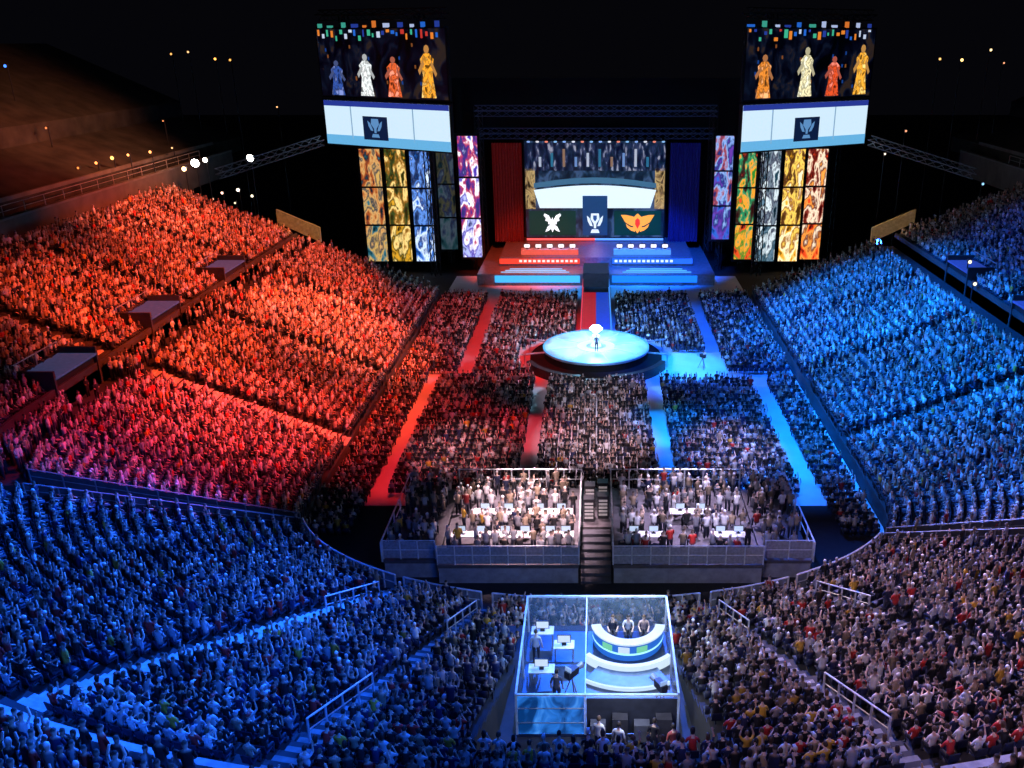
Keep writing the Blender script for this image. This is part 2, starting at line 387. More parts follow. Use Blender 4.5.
def add_rows(q0, q1, w0, z0, n, sect, near, kbase=0):
    for k in range(n):
        pts = [(p, nn) for p, nn in row_pts(q0, q1, w0+(k+.62)*PIT) if not blocked(p)]
        if q1 <= 82: pts = pts[::-1]
        for i, (p, nn) in enumerate(pts):
            cand.append((p.x, p.y, z0+k*RIS, math.atan2(-nn.y, -nn.x)-PI/2, sect, kbase+k+1, i+1, near))
for a, b, lab in SECT: add_rows(a, b, 0, Z0, NN, lab, True)
add_rows(BQ0, BQ1, k0*PIT, Z0+k0*RIS, NN-k0, 'behind the booth', True, k0)
add_rows(BQ0+.2, BQ1-.2, 0, Z0, KF, 'in front of the booth', True, 0)
for a, b in ((QR+1.8, 80), (100, QL-1.8)): add_rows(a, b, V2, Y2, 8, 'upper', False)
for a, b in ((-53, QR-1.8), (QL+1.8, 233)):
    add_rows(a, b, 0, Z0, NL, 'side', False); add_rows(a, b, W2+.3, Z2, NU, 'side', False)
inview = []
for c in cand:
    px, py, dep = proj(c[0], c[1], c[2]+1)
    if -60 < px < 1090 and 0 < py < 830: inview.append((dep, px, py, c))
near_c = sorted([v for v in inview if v[3][7] and 3 < v[1] < 1021 and v[2] < 757], key=lambda v: v[0])
chosen = []; chosen_id = set()
for v in near_c:
    if random.random() < .9: chosen.append(v)
    chosen_id.add(id(v[3]))
    if len(chosen) >= 276: break
PAL = [((.8, .8, .8), 'white shirt'), ((.35, .35, .38), 'grey shirt'), ((.012, .012, .015), 'black shirt'), ((.6, .03, .025), 'red shirt'), ((.02, .03, .10), 'navy shirt'), ((.4, .3, .2), 'beige shirt'), ((.8, .45, .05), 'yellow shirt')]
PW = [.19, .08, .42, .07, .14, .07, .03]
def ordn(n): return str(n)+('th' if 10 <= n % 100 <= 20 else {1: 'st', 2: 'nd', 3: 'rd'}.get(n % 10, 'th'))
for dep, px, py, c in chosen:
    col, cn = random.choices(PAL, PW)[0]; key = random.choices(['lap', 'forward', 'clap', 'raise', 'both'], [.52, .2, .16, .09, .03])[0]; hs = random.choices(['short', 'long', 'cap'], [.5, .34, .16])[0]
    place = '%s row, %s seat %s' % (ordn(c[5]), ordn(c[6]), c[4])
    j = rng.uniform(-.1, .1)
    hc = random.choice([(.7, .7, .7), (.5, .05, .05), (.4, .4, .45)]) if hs == 'cap' else None
    person(key, (c[0], c[1], c[2]+.005), c[3]+j, col, 'spectator in %s, %s' % (cn, place), 'spectators seated in the near stand', hs, hc, SS*random.uniform(.96, 1.04))
    s = bpy.data.objects.new('stadium_seat', SEATM); COL.objects.link(s); s.location = (c[0], c[1], c[2]); s.rotation_euler = (0, 0, c[3]); s.scale = (SS,)*3
    tag(s, 'dark plastic seat, '+place, 'seat', 'plastic seats of the near stand')
rest = [v[3] for v in inview if id(v[3]) not in chosen_id]
def block(x0, x1, y0, y1):
    y = y0
    while y <= y1:
        x = x0
        while x <= x1:
            if not (math.hypot(x, y-84) < 7.9 or (abs(x) < 2.3 and y > 84) or (5 < x < 11.4 and 78 < y < 86)): rest.append((x, y, 0, 0, 'floor', 0, 0, False))
            x += .5
        y += .85
for x0, x1, y0, y1 in ((-18.6, -13.2, 80, 107), (-11.5, -.5, 79.5, 106), (.5, 11.2, 79.5, 106), (12.9, 18.6, 80, 107), (-18.6, -16.1, 50, 79), (-14.4, -5.9, 55.5, 78.4), (-4.2, 4.4, 55.5, 77), (6.1, 14.4, 55.5, 77), (16.1, 18.4, 50, 78)):
    block(x0, x1, y0, y1)
for y in (45.7, 46.2, 47.7, 48.2, 48.8, 50.5, 51.1, 51.8, 52.5, 53.1, 53.6):
    for x in np.arange(-12.2, 12.5, .56):
        if abs(x) < 1.3 or 9.1 < abs(x) < 9.9: continue
        if random.random() < (.66 if x < 0 else .5): rest.append((x+random.uniform(-.1, .1), y, 1.3, random.uniform(-1.6, 1.6) if random.random() < .4 else 0, 'deck', 0, 0, False))
for q in np.arange(168, 232, .55):
    for w in (.5, 1.1, 1.7):
        P, nn = PP(q)
        if random.random() < (.15 if any(s < 0 and abs(P.y-yc) < 3 for s, yc in VOMS) else .7):
            p = P+nn*(W1+w); rest.append((p.x, p.y, Z1, math.atan2(-nn.y, -nn.x)-PI/2, 'walk', 0, 0, False))
def tmpl(mode):
    V, F, K = [], [], []
    def ring(c, rx, ry, k, n=6):
        i0 = len(V)
        for i in range(n):
            a = 2*PI*i/n+PI/6; V.append((c[0]+rx*math.cos(a), c[1]+ry*math.sin(a), c[2])); K.append(k)
        return i0
    def join(a, b, n=6):
        for i in range(n):
            j = (i+1) % n; F.append((a+i, a+j, b+j)); F.append((a+i, b+j, b+i))
    dz = .41 if mode == 3 else 0
    spec = [((0, 0, .42), .19, .14, 2), ((0, 0, .60), .17, .13, 1), ((0, .0, .9), .2, .13, 1), ((0, .0, 1.03), .2, .1, 1), ((0, .01, 1.1), .06, .06, 0), ((0, .02, 1.17), .07, .08, 0), ((0, .03, 1.27), .09, .105, 0), ((0, .02, 1.35), .085, .10, 3), ((0, .0, 1.42), .04, .05, 3)]
    pr = None
    for c, rx, ry, k in spec:
        r = ring((c[0], c[1], c[2]+dz), rx, ry, k)
        if pr is not None: join(pr, r)
        pr = r
    F.extend([(pr, pr+i, pr+i+1) for i in range(1, 5)])
    def limb(p, q, r0, r1, k0_, k1_):
        d = (Vector(q)-Vector(p)).normalized(); u = d.orthogonal().normalized(); w = d.cross(u); i0 = len(V)
        for P, r, k in ((p, r0, k0_), (q, r1, k1_)):
            for a in range(4):
                t = a*PI/2; V.append(tuple(Vector(P)+u*r*math.cos(t)+w*r*math.sin(t))); K.append(k)
        join(i0, i0+4, 4); F.append((i0+4, i0+5, i0+6)); F.append((i0+4, i0+6, i0+7))
    for s in (-1, 1):
        if mode == 3:
            limb((s*.1, 0, .9), (s*.11, 0, .02), .1, .06, 2, 2)
        else:
            limb((s*.1, .05, .52), (s*.12, .42, .52), .09, .07, 2, 2); limb((s*.12, .4, .52), (s*.12, .36, .02), .065, .05, 2, 2)
        if mode == 1 or (mode == 2 and s > 0):
            limb((s*.2, .0, 1.0), (s*.26, .1, 1.2), .06, .045, 1, 0); limb((s*.26, .1, 1.2), (s*.18, .14, 1.52), .045, .04, 0, 0)
        else:
            limb((s*.2, .0, 1.0+dz), (s*.25, .05, .76+dz), .06, .05, 1, 1); limb((s*.25, .05, .76+dz), (s*.14, .3 if mode < 3 else .1, .66+dz), .045, .04, 0, 0)
    return np.array(V, dtype=np.float32), np.array(F, dtype=np.int32), np.array(K)
def build_stuff(name, entries, m, label, cat):
    VV, FF, CC = [], [], []; base = 0
    for V, F, P, C in entries:
        N = len(P)
        if N == 0: continue
        c, s = np.cos(P[:, 3])[:, None], np.sin(P[:, 3])[:, None]; sc = P[:, 4][:, None]
        x = (V[None, :, 0]*c - V[None, :, 1]*s)*sc + P[:, 0][:, None]; y = (V[None, :, 0]*s + V[None, :, 1]*c)*sc + P[:, 1][:, None]; z = V[None, :, 2]*sc + P[:, 2][:, None]
        VV.append(np.stack([x, y, z], -1).reshape(-1, 3)); T = len(V)
        FF.append((F[None] + (np.arange(N)*T)[:, None, None] + base).reshape(-1, F.shape[1])); base += N*T
        if C is not None: CC.append(C.reshape(-1, 3))
    V = np.concatenate(VV).astype(np.float32); F = np.concatenate(FF).astype(np.int32)
    me = bpy.data.meshes.new(name); me.vertices.add(len(V)); me.vertices.foreach_set('co', V.ravel())
    me.loops.add(F.size); me.loops.foreach_set('vertex_index', F.ravel()); me.polygons.add(len(F)); me.polygons.foreach_set('loop_start', np.arange(0, F.size, F.shape[1], dtype=np.int32))
    me.update(calc_edges=True)
    if CC:
        C = np.concatenate(CC); C = np.concatenate([C, np.ones((len(C), 1))], 1).astype(np.float32)
        a = me.attributes.new('Col', 'FLOAT_COLOR', 'POINT'); a.data.foreach_set('color', C.ravel())
    me.materials.append(m); o = bpy.data.objects.new(name, me); COL.objects.link(o); tag(o, label, cat, kind='stuff'); return o
N = len(rest); print('crowd', N)
nearm = np.array([bool(c[7]) for c in rest])
occ = rng.random(N) < np.where(nearm, .88, .96)
P = np.array([[c[0]+rng.uniform(-.08, .08), c[1]+rng.uniform(-.08, .08), c[2]+rng.uniform(0, .04), c[3]+rng.uniform(-.4, .4), SS*rng.uniform(.93, 1.08)] for c in rest])
deck = np.array([c[4] in ('deck', 'walk') for c in rest]); walk = np.array([c[4] == 'walk' for c in rest]); floor_ = np.array([c[4] == 'floor' for c in rest]); side_ = np.array([c[4] == 'side' for c in rest])
P[deck & ~walk, 4] *= 1.12
mode = rng.choice(4, N, p=[.58, .08, .20, .14]); mode[deck] = rng.choice([0, 3, 2], deck.sum(), p=[.35, .5, .15]); mode[walk] = 3
pal = np.array([p[0] for p in PAL]); pw = np.array(PW)/sum(PW); pw2 = np.array([.36, .2, .14, .05, .06, .17, .02]); pw2 /= pw2.sum(); pw3 = np.array([.24, .04, .58, .04, .08, .01, .01]); pw3 /= pw3.sum()
ents = []
for md in range(4):
    V, F, K = tmpl(md); idx = np.where((mode == md) & occ)[0]; n = len(idx)
    sh = pal[rng.choice(len(PAL), n, p=pw)]; br = side_[idx] | deck[idx]; sh[br] = pal[rng.choice(len(PAL), br.sum(), p=pw2)]; fl = floor_[idx]; sh[fl] = pal[rng.choice(len(PAL), fl.sum(), p=pw3)]
    skn = np.array([.66, .46, .36])[None]*rng.uniform(.3, 1.15, (n, 1)); tr = np.array([.03, .035, .055])[None]*rng.uniform(.4, 2.0, (n, 1)); hr = np.array([.03, .025, .02])[None]*rng.uniform(.5, 3, (n, 1))
    cap = rng.random(n) < np.where(side_[idx] | deck[idx] | fl, .25, .18); hr[cap] = rng.choice([.85, .45], cap.sum())[:, None]
    S = np.stack([skn, sh*rng.uniform(.35, 1.1, (n, 1)), tr, hr], 1); ents.append((V, F, P[idx], S[:, K, :]))
build_stuff('spectator_crowd', ents, M_crowd, 'dense seated crowd filling both side stands, the floor blocks and the far rows', 'crowd')
def bx8(c, s): return [(c[0]+a*s[0]/2, c[1]+b*s[1]/2, c[2]+d*s[2]/2) for d in (-1, 1) for a, b in ((-1, -1), (1, -1), (1, 1), (-1, 1))]
SV = bx8((0, .03, .42), (.42, .4, .05))+bx8((0, -.22, .62), (.42, .05, .42)); SF = []
for o_ in (0, 8):
    for f in ((0, 3, 2, 1), (4, 5, 6, 7), (0, 1, 5, 4), (1, 2, 6, 5), (2, 3, 7, 6), (3, 0, 4, 7)): SF.append(tuple(i+o_ for i in f))
PS = np.array([[c[0], c[1], c[2], c[3], SS] for c, d in zip(rest, deck) if not d])
build_stuff('stadium_seating', [(np.array(SV, dtype=np.float32), np.array(SF, dtype=np.int32), PS, None)], M_seat, 'rows of dark plastic seats under the crowd in the stands and on the floor', 'seating')
# ------------------------------------------------------------------ viewing deck
def deck_obj(name, label, x0, x1, y0, y1, z):
    t = thing(name, label, 'platform', ((x0+x1)/2, (y0+y1)/2, 0))
    bm = NB(); box(bm, ((x0+x1)/2, (y0+y1)/2, z-.1), (x1-x0, y1-y0, .2)); obj('deck', bm, mat('deck_board', (.09, .08, .09), .7), t)
    bm = NB(); box(bm, ((x0+x1)/2, y0+.1, (z-.2)/2), (x1-x0-.1, .08, z-.2)); obj('skirt', bm, M_panel, t)
    n = max(1, int((x1-x0)/2))
    for i in range(n+1):
        for y in (y0+.3, y1-.3):
            bm = NB(); tube(bm, (x0+.2+(x1-x0-.4)*i/n, y, 0), (x0+.2+(x1-x0-.4)*i/n, y, z-.2), .05); obj('support_leg', bm, M_steel, t)
    return t
deck_obj('viewing_deck', 'raised viewing deck left of the middle stairs, full of pale lit guests', -9.3, -1.0, 44.6, 54.2, 1.3)
deck_obj('viewing_deck', 'raised viewing deck right of the middle stairs', 1.0, 9.8, 44.6, 54.2, 1.3)
deck_obj('side_deck', 'narrow dark side deck left of the viewing decks', -12.6, -9.4, 45.2, 54.2, 1.25)
deck_obj('side_deck', 'narrow dark side deck right of the viewing decks', 9.9, 12.8, 45.2, 54.2, 1.25)
deck_obj('middle_deck', 'narrow deck with equipment racks behind the middle stairs', -.98, .98, 49, 54.2, 1.3)
M_mesh = mat('mesh_panel', (.3, .3, .33), .7, scale=6)
for x0, x1, y, lab in ((-9.3, -1.0, 44.7, 'front edge of the left viewing deck'), (1.0, 9.8, 44.7, 'front edge of the right viewing deck'), (-12.6, -9.5, 45.3, 'front edge of the left side deck'), (10, 12.8, 45.3, 'front edge of the right side deck')):
    n = max(2, int((x1-x0)/1.0)); railing('deck_barrier', 'grey mesh barrier on the '+lab, 'barrier', [(x0+(x1-x0)*i/n, y, 1.3) for i in range(n+1)], 1.25, M_rail, M_mesh, group='deck barriers')
for x0, x1, y, lab in ((-9.3, -1.0, 54.1, 'back edge of the left viewing deck'), (1.0, 9.8, 54.1, 'back edge of the right viewing deck')):
    n = 7; railing('deck_railing', 'pale steel railing on the '+lab, 'railing', [(x0+(x1-x0)*i/n, y, 1.3) for i in range(n+1)], 1.5, M_rail, group='deck railings', r=.05)
for x, lab in ((-12.6, 'outer left edge of the decks'), (-1.0, 'left side of the middle stairs'), (1.0, 'right side of the middle stairs'), (12.8, 'outer right edge of the decks')):
    railing('deck_railing', 'pale steel railing on the '+lab, 'railing', [(x, 45+9*i/5, 1.3) for i in range(6)], 1.3, M_rail, group='deck railings', r=.05)
t = thing('deck_stairs', 'dark stairs between the two viewing decks', 'stairs', (0, 46.6, 0))
for i in range(7):
    bm = NB(); box(bm, (0, 44.9+i*.58, .09+i*.19), (1.8, .58, .19)); obj('step', bm, mat('stair_dark', (.06, .06, .075), .7), t)
for i, (x, y) in enumerate(((-.45, 50), (.45, 50.4), (-.4, 51.8), (.45, 52.2))):
    t = thing('equipment_rack', 'tall equipment rack on the middle deck, %s' % ('front left', 'front right', 'back left', 'back right')[i], 'equipment rack', (x, y, 1.3), 'equipment racks')
    bm = NB(); box(bm, (x, y, 2.1), (.7, .7, 1.6)); obj('cabinet', bm, M_dark, t)
    bm = NB(); [box(bm, (x, y-.36, 1.6+k*.25), (.55, .03, .14)) for k in range(5)]; obj('module_front', bm, mat('module', (.3, .3, .3), .5, emis=(.6, .5, .5), es=.3), t)
def table(x, y, w, label, z=1.3, mt=M_white, nmon=2):
    t = thing('long_table', label, 'table', (x, y, z), 'deck tables')
    bm = NB(); box(bm, (x, y, z+.73), (w, .7, .05)); obj('tabletop', bm, mt, t)
    for dx in (-w/2+.08, w/2-.08):
        for dy in (-.28, .28):
            bm = NB(); tube(bm, (x+dx, y+dy, z), (x+dx, y+dy, z+.71), .03); obj('leg', bm, M_steel, t)
    for k in range(nmon):
        mx = x-w/2+w*(k+.5)/nmon
        m_ = thing('monitor', '%s lit monitor on %s' % (('left', 'right')[k], label.replace('white ', '')), 'monitor', (mx, y, z+.756), 'monitors on the deck tables')
        bm = NB(); box(bm, (mx, y+.1, z+1.08), (.6, .05, .4)); obj('casing', bm, M_dark, m_)
        bm = NB(); box(bm, (mx, y+.07, z+1.08), (.54, .02, .34)); obj('screen', bm, glow('monitor_glow', (.6, .75, 1), .8), m_)
        bm = NB(); box(bm, (mx, y+.1, z+.82), (.08, .06, .12)); box(bm, (mx, y+.1, z+.77), (.25, .18, .02)); obj('stand', bm, M_dark, m_)
for x, y, w, lb in ((-7.6, 46.9, 2.4, 'white front table, far left on left deck'), (-4.9, 46.9, 2.4, 'white front table, middle of left deck'), (-2.3, 46.9, 1.9, 'white front table by the middle stairs, left deck'),
                    (-6.3, 49.7, 3, 'white rear table, left part of left deck'), (-2.9, 49.7, 2.8, 'white rear table, right part of left deck'),
                    (2.9, 46.9, 2.4, 'white front table by the middle stairs, right deck'), (6.0, 49.7, 2.6, 'white rear table on the right deck'), (8.1, 46.9, 2.2, 'white front table, far right on right deck')):
    table(x, y, w, lb)
# ------------------------------------------------------------------ broadcast booth
bt = thing('broadcast_booth', 'open topped glass booth with white frame in the near stand', 'booth', (0, 30.6, 4.35))
X0, X1, BY0, BY1, BZ, BT = -3.1, 3.2, 27.6, 34.1, 4.5, 6.42; XM = -.42
M_frame = mat('white_frame', (.5, .58, .7), .4, .1, emis=(.3, .5, .8), es=.08)
bm = NB(); box(bm, ((X0+X1)/2, (BY0+BY1)/2, BZ-.07), (X1-X0, BY1-BY0, .14)); obj('platform', bm, mat('booth_floor', (.04, .06, .11), .35), bt)
for x in (X0, XM, X1):
    for y in (BY0, BY1) if x == XM else (BY0, 30.9, BY1):
        bm = NB(); box(bm, (x, y, (BZ+BT)/2), (.08, .08, BT-BZ)); obj('post', bm, M_frame, bt)
for a, b in (((X0, BY1), (X1, BY1)), ((X0, BY0), (X0, BY1)), ((X1, BY0), (X1, BY1)), ((X0, BY0), (X1, BY0)), ((XM, BY0), (XM, BY1))):
    bm = NB(); c = ((a[0]+b[0])/2, (a[1]+b[1])/2, BT); th = .04 if a[0] == XM else .08; box(bm, c, (abs(a[0]-b[0])+th, abs(a[1]-b[1])+th, th)); obj('top_beam', bm, M_frame, bt)
for a, b in (((X0, BY1), (X1, BY1)), ((X0, BY0), (X0, BY1)), ((X1, BY0), (X1, BY1))):
    c = ((a[0]+b[0])/2, (a[1]+b[1])/2, BZ+.95); box_s = (max(.02, abs(a[0]-b[0])), max(.02, abs(a[1]-b[1])), 1.8); bm = NB(); box(bm, c, box_s); obj('glass_panel', bm, M_glass, bt)
bm = NB(); box(bm, ((X0+XM)/2, BY0, BZ+.93), (XM-X0-.1, .04, 1.8)); o = obj('blue_lit_panel', bm, artwork('blue_lit_glass', [(.0, .04, .2), (.01, .12, .5), (.02, .2, .8), (.08, .35, 1)], 1.2, .85), bt); o['label'] = 'blue lit front panel'
for k in range(2):
    bm = NB(); box(bm, ((X0+XM)/2, BY0-.05, BZ+.6+k*.7), (XM-X0-.1, .05, .025)); obj('panel_bar', bm, M_steel, bt)
bm = NB(); box(bm, ((XM+X1)/2, BY0, BZ+.9), (X1-XM-.1, .05, 1.7)); o = obj('added_dark_panel', bm, mat('dark_front', (.03, .035, .05), .6), bt); o['label'] = 'added dark panel at the booth front'  # dark panel added instead of glass, hides the bright floor behind
for k in range(4):
    bm = NB(); box(bm, (XM+.5+k*.85, BY0-.25, BZ+.4+.15*(k % 2)), (.6, .4, .8+.3*(k % 2))); obj('equipment_case', bm, mat('case_%d' % (k % 2), ((.12, .13, .16), (.05, .05, .06))[k % 2], .5), bt)
dc = (1.45, 33.6, BZ)
t = thing('curved_desk', 'white curved presenters desk with glowing blue front in the glass booth', 'desk', dc)
A0, A1 = math.radians(188), math.radians(352)
bm = NB(); lathe(bm, [(1.25, .84), (1.68, .84), (1.68, .92), (1.25, .92), (1.25, .84)], dc, 24, A0, A1); obj('desktop', bm, glow('desk_white', (.75, .9, 1), .75), t)
bm = NB(); lathe(bm, [(1.6, 0), (1.6, .84), (1.55, .84), (1.55, 0)], dc, 24, A0, A1); obj('front_panel', bm, glow('desk_blue', (.02, .16, .7), .8), t)
bm = NB(); lathe(bm, [(1.62, .30), (1.62, .40)], dc, 24, A0, A1); obj('light_strip', bm, glow('strip_cyan', (.4, .9, 1), 1.2), t)
for k, a in enumerate((235, 262, 290)):
    a = math.radians(a); bm = NB(); box(bm, (dc[0]+1.66*math.cos(a), dc[1]+1.66*math.sin(a), BZ+.6), (.5, .03, .3), a-PI*1.5); obj('front_screen', bm, glow('front_scr_%d' % (k % 2), ((.2, .7, .4), (.7, .85, 1))[k % 2], .8), t)
t = thing('curved_step', 'low curved white step in front of the presenters desk', 'step', dc)
bm = NB(); lathe(bm, [(2.35, .0), (2.35, .45), (2.55, .45), (2.55, 0)], dc, 24, math.radians(222), math.radians(316)); obj('light_edge', bm, glow('edge_white', (.7, .88, 1), .9), t)
bm = NB(); lathe(bm, [(2.55, .0), (2.55, .2), (3.5, .2), (3.5, 0)], dc, 24, math.radians(238), math.radians(298)); obj('tread', bm, mat('step_blue', (.1, .18, .32), .4), t)
bm = NB(); lathe(bm, [(3.51, .03), (3.51, .2), (3.6, .2), (3.6, .03)], dc, 24, math.radians(238), math.radians(298)); obj('outer_light_edge', bm, glow('edge_white2', (.6, .8, 1), .9), t)
for i, (x, sh, lb) in enumerate(((.75, (.06, .06, .08), 'left'), (1.45, (.7, .7, .7), 'middle'), (2.15, (.5, .35, .3), 'right'))):
    person('desk', (x, 33.4, BZ+.1), PI, sh, 'presenter in %s top seated %s behind the curved desk' % (('black', 'white', 'brown')[i], lb), 'presenters at the curved desk')
    s = bpy.data.objects.new('presenter_chair', SEATM); COL.objects.link(s); s.location = (x, 33.4, BZ+.1); s.rotation_euler = (0, 0, PI); tag(s, 'dark chair of the %s presenter behind the curved desk' % lb, 'chair', 'presenter chairs')
bm = NB(); box(bm, (1.45, 33.4, BZ+.05), (2.3, 1.1, .1)); tag(obj('chair_riser', bm, M_dark), 'low dark riser under the three presenter chairs', 'riser')
for i, (x, y, w) in enumerate(((-2.4, 33.2, 1.0), (-1.4, 32.2, .9), (-2.3, 30.6, 1.1))):
    lb = ('back left corner of the booth', 'middle left of the booth', 'front left of the booth')[i]
    t = thing('small_table', 'small white table in the '+lb, 'table', (x, y, BZ), 'booth tables')
    bm = NB(); box(bm, (x, y, BZ+.72), (w, .6, .05)); obj('tabletop', bm, M_white, t)
    for dx in (-w/2+.06, w/2-.06):
        for dy in (-.24, .24):
            bm = NB(); tube(bm, (x+dx, y+dy, BZ), (x+dx, y+dy, BZ+.7), .025); obj('leg', bm, M_steel, t)
    m_ = thing('monitor', 'monitor on the small table in the '+lb, 'monitor', (x, y, BZ+.746)); bm = NB(); box(bm, (x, y, BZ+1.05), (.6, .05, .4)); box(bm, (x, y, BZ+.79), (.2, .2, .09)); obj('casing', bm, M_dark, m_)
    bm = NB(); box(bm, (x, y-.03, BZ+1.05), (.54, .02, .34)); obj('screen', bm, glow('monitor_white', (.7, .85, 1), .8), m_)
def tv_camera(x, y, z, rz, label):
    t = thing('television_camera', label, 'camera', (x, y, z), 'television cameras', rz)
    for a in (0, 2.1, 4.2):
        bm = NB(); tube(bm, (0, 0, 1.15), (.45*math.cos(a), .45*math.sin(a), 0), .03); obj('tripod_leg', bm, M_steel, t, local=True)
    bm = NB(); box(bm, (0, 0, 1.35), (.28, .6, .34)); obj('camera_body', bm, M_dark, t, local=True)
    bm = NB(); tube(bm, (0, .3, 1.35), (0, .65, 1.35), .11, 12, .14); obj('lens', bm, M_steel, t, local=True)
    bm = NB(); box(bm, (0, -.2, 1.6), (.3, .06, .2)); obj('viewfinder', bm, glow('finder', (.4, .6, 1), .6), t, local=True)
tv_camera(-1.0, 29.6, BZ, -.7, 'television camera aimed at the curved desk inside the booth')
tv_camera(2.6, 28.8, BZ, .5, 'television camera in the right front corner of the booth')
tv_camera(10.4, 81.5, 0, .8, 'television camera on the open floor right of the round stage')
for i, (x, y, z, sh, lb) in enumerate(((.1, 26.7, 4.35, (.8, .8, .8), 'crew member in white shirt standing outside the booth front, leftmost'), (.85, 26.4, 4.35, (.75, .75, .78), 'crew member in white shirt standing outside the booth front, second from left'),
                                    (2.2, 26.6, 4.35, (.03, .03, .04), 'crew member in black shirt standing outside the booth front'), (2.9, 26.3, 4.35, (.5, .1, .08), 'crew member in red shirt standing outside the booth front'), (-1.6, 29.2, BZ, (.1, .1, .12), 'camera operator in dark shirt inside the left part of the booth'),
                                    (-2.6, 31.8, BZ, (.6, .6, .65), 'crew member in pale shirt between the tables inside the booth'))):
    person('stand', (x, y, z), rng.uniform(-.4, .4), sh, lb, 'booth crew')
# ------------------------------------------------------------------ round stage and runway
t = thing('round_stage', 'round white glowing centre stage with black skirt', 'stage', (0, 84, 0))
C = (0, 84, 0)
bm = NB(); lathe(bm, [(0, .6), (6.5, .6), (6.6, .5), (6.6, 0)], C, 48); obj('lower_ring', bm, M_black, t)
bm = NB(); lathe(bm, [(5.2, .6), (5.25, 1.3)], C, 48); obj('skirt', bm, M_black, t)
bm = NB(); lathe(bm, [(5.3, 1.3), (5.3, 1.5), (0, 1.5)], C, 48); obj('stage_disc', bm, mat('stage_top', (.28, .48, .7), .3, var=.45, scale=.6), t)
for r0, r1, c, s, nm in ((5.1, 5.3, (.1, .5, 1), .8, 'edge_light'), (1.0, 1.9, (.5, .8, 1), 1.2, 'centre_light')):
    bm = NB(); lathe(bm, [(r0, 1.505), (r0, 1.53), (r1, 1.53), (r1, 1.505)], C, 48); obj(nm, bm, glow('ring_'+nm, c, s), t)
for i in range(8):
    a = i*PI/4+.26; bm = NB(); box(bm, (3.3*math.cos(a), 84+3.3*math.sin(a), 1.515), (2.6, .12, .02), a); obj('radial_light', bm, glow('radial', (.4, .75, 1), 1.1), t)
for i, a in enumerate((.35, 1.0, PI-1.0, PI-.35, PI+.3, -.3)):
    bm = NB(); box(bm, (6.4*math.cos(a), 84+6.4*math.sin(a), 1.35), (2.4, .16, .12), a); tube(bm, (7.3*math.cos(a), 84+7.3*math.sin(a), 0), (7.3*math.cos(a), 84+7.3*math.sin(a), 1.3), .06); obj('rim_arm', bm, mat('arm_pale', (.5, .55, .6), .5), t)
bm = NB()
for i in range(5): box(bm, (0, 77.2-.35*i, .52-.12*i), (2.6, .36, .12))
obj('front_steps', bm, M_dark, t)
for sx, lb in ((-1, 'left'), (1, 'right')):
    bm = NB(); lathe(bm, [(6.75, 0), (6.75, .9), (7.3, .9), (7.3, 0)], C, 20, math.radians(270+sx*12), math.radians(270+sx*68)); tag(obj('curved_bench', bm, M_dark), 'black curved bench on the %s front of the round stage' % lb, 'bench', 'curved benches by the round stage')
t = thing('trophy_pedestal', 'slim glowing pedestal in the middle of the round stage', 'pedestal', (0, 84, 1.5))
bm = NB(); lathe(bm, [(.55, 0), (.5, .15), (.28, .3), (.24, .9), (.4, 1.0), (.4, 1.1), (0, 1.1)], (0, 84, 1.53), 20); obj('column', bm, glow('ped', (.5, .8, 1), 2), t)
t = thing('trophy', 'bright silver trophy cup on the glowing pedestal', 'trophy', (0, 84, 2.63))
def cupz(z): return 2.64+z*.62
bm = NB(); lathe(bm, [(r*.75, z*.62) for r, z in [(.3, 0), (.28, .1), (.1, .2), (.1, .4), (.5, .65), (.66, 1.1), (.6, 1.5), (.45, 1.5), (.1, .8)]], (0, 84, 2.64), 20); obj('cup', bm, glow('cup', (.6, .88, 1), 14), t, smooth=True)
for s in (-1, 1):
    bm = NB(); pts = [(s*.42, 84, cupz(1.3)), (s*.62, 84, cupz(1.2)), (s*.6, 84, cupz(.9)), (s*.35, 84, cupz(.75))]
    for a, b in zip(pts, pts[1:]): tube(bm, a, b, .05)
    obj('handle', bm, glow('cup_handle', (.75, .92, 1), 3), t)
person('stand', (.05, 82.2, 1.5), 0, (.1, .12, .2), 'host in dark suit standing right in front of the glowing pedestal', 'hosts on the round stage')
t = thing('runway', 'raised dark runway from the main stage to the round stage, red and blue edged', 'runway', (0, 101, 0))
bm = NB(); box(bm, (0, 101.0, .72), (3.4, 23.4, 1.42)); obj('body', bm, mat('runway_dark', (.1, .1, .12), .4), t)
bm = NB(); box(bm, (-.75, 97, 1.46), (1.5, 14.5, .04)); obj('red_light', bm, glow('rw_red', (1, .03, .06), .36), t)
bm = NB(); box(bm, (.75, 97, 1.46), (1.5, 14.5, .04)); obj('blue_light', bm, glow('rw_blue', (.02, .1, 1), .5), t)
for s, c in ((-1, (.8, .05, .1)), (1, (.05, .3, 1))):
    bm = NB(); box(bm, (s*1.62, 100, 1.48), (.14, 21, .05)); obj('edge_strip', bm, glow('rw_edge_%d' % s, c, 1.0), t)
bm = NB(); box(bm, (0, 109.5, 2.3), (3.2, 5.5, 1.8)); obj('dark_gate', bm, mat('gate_dark', (.03, .03, .05), .5), t)
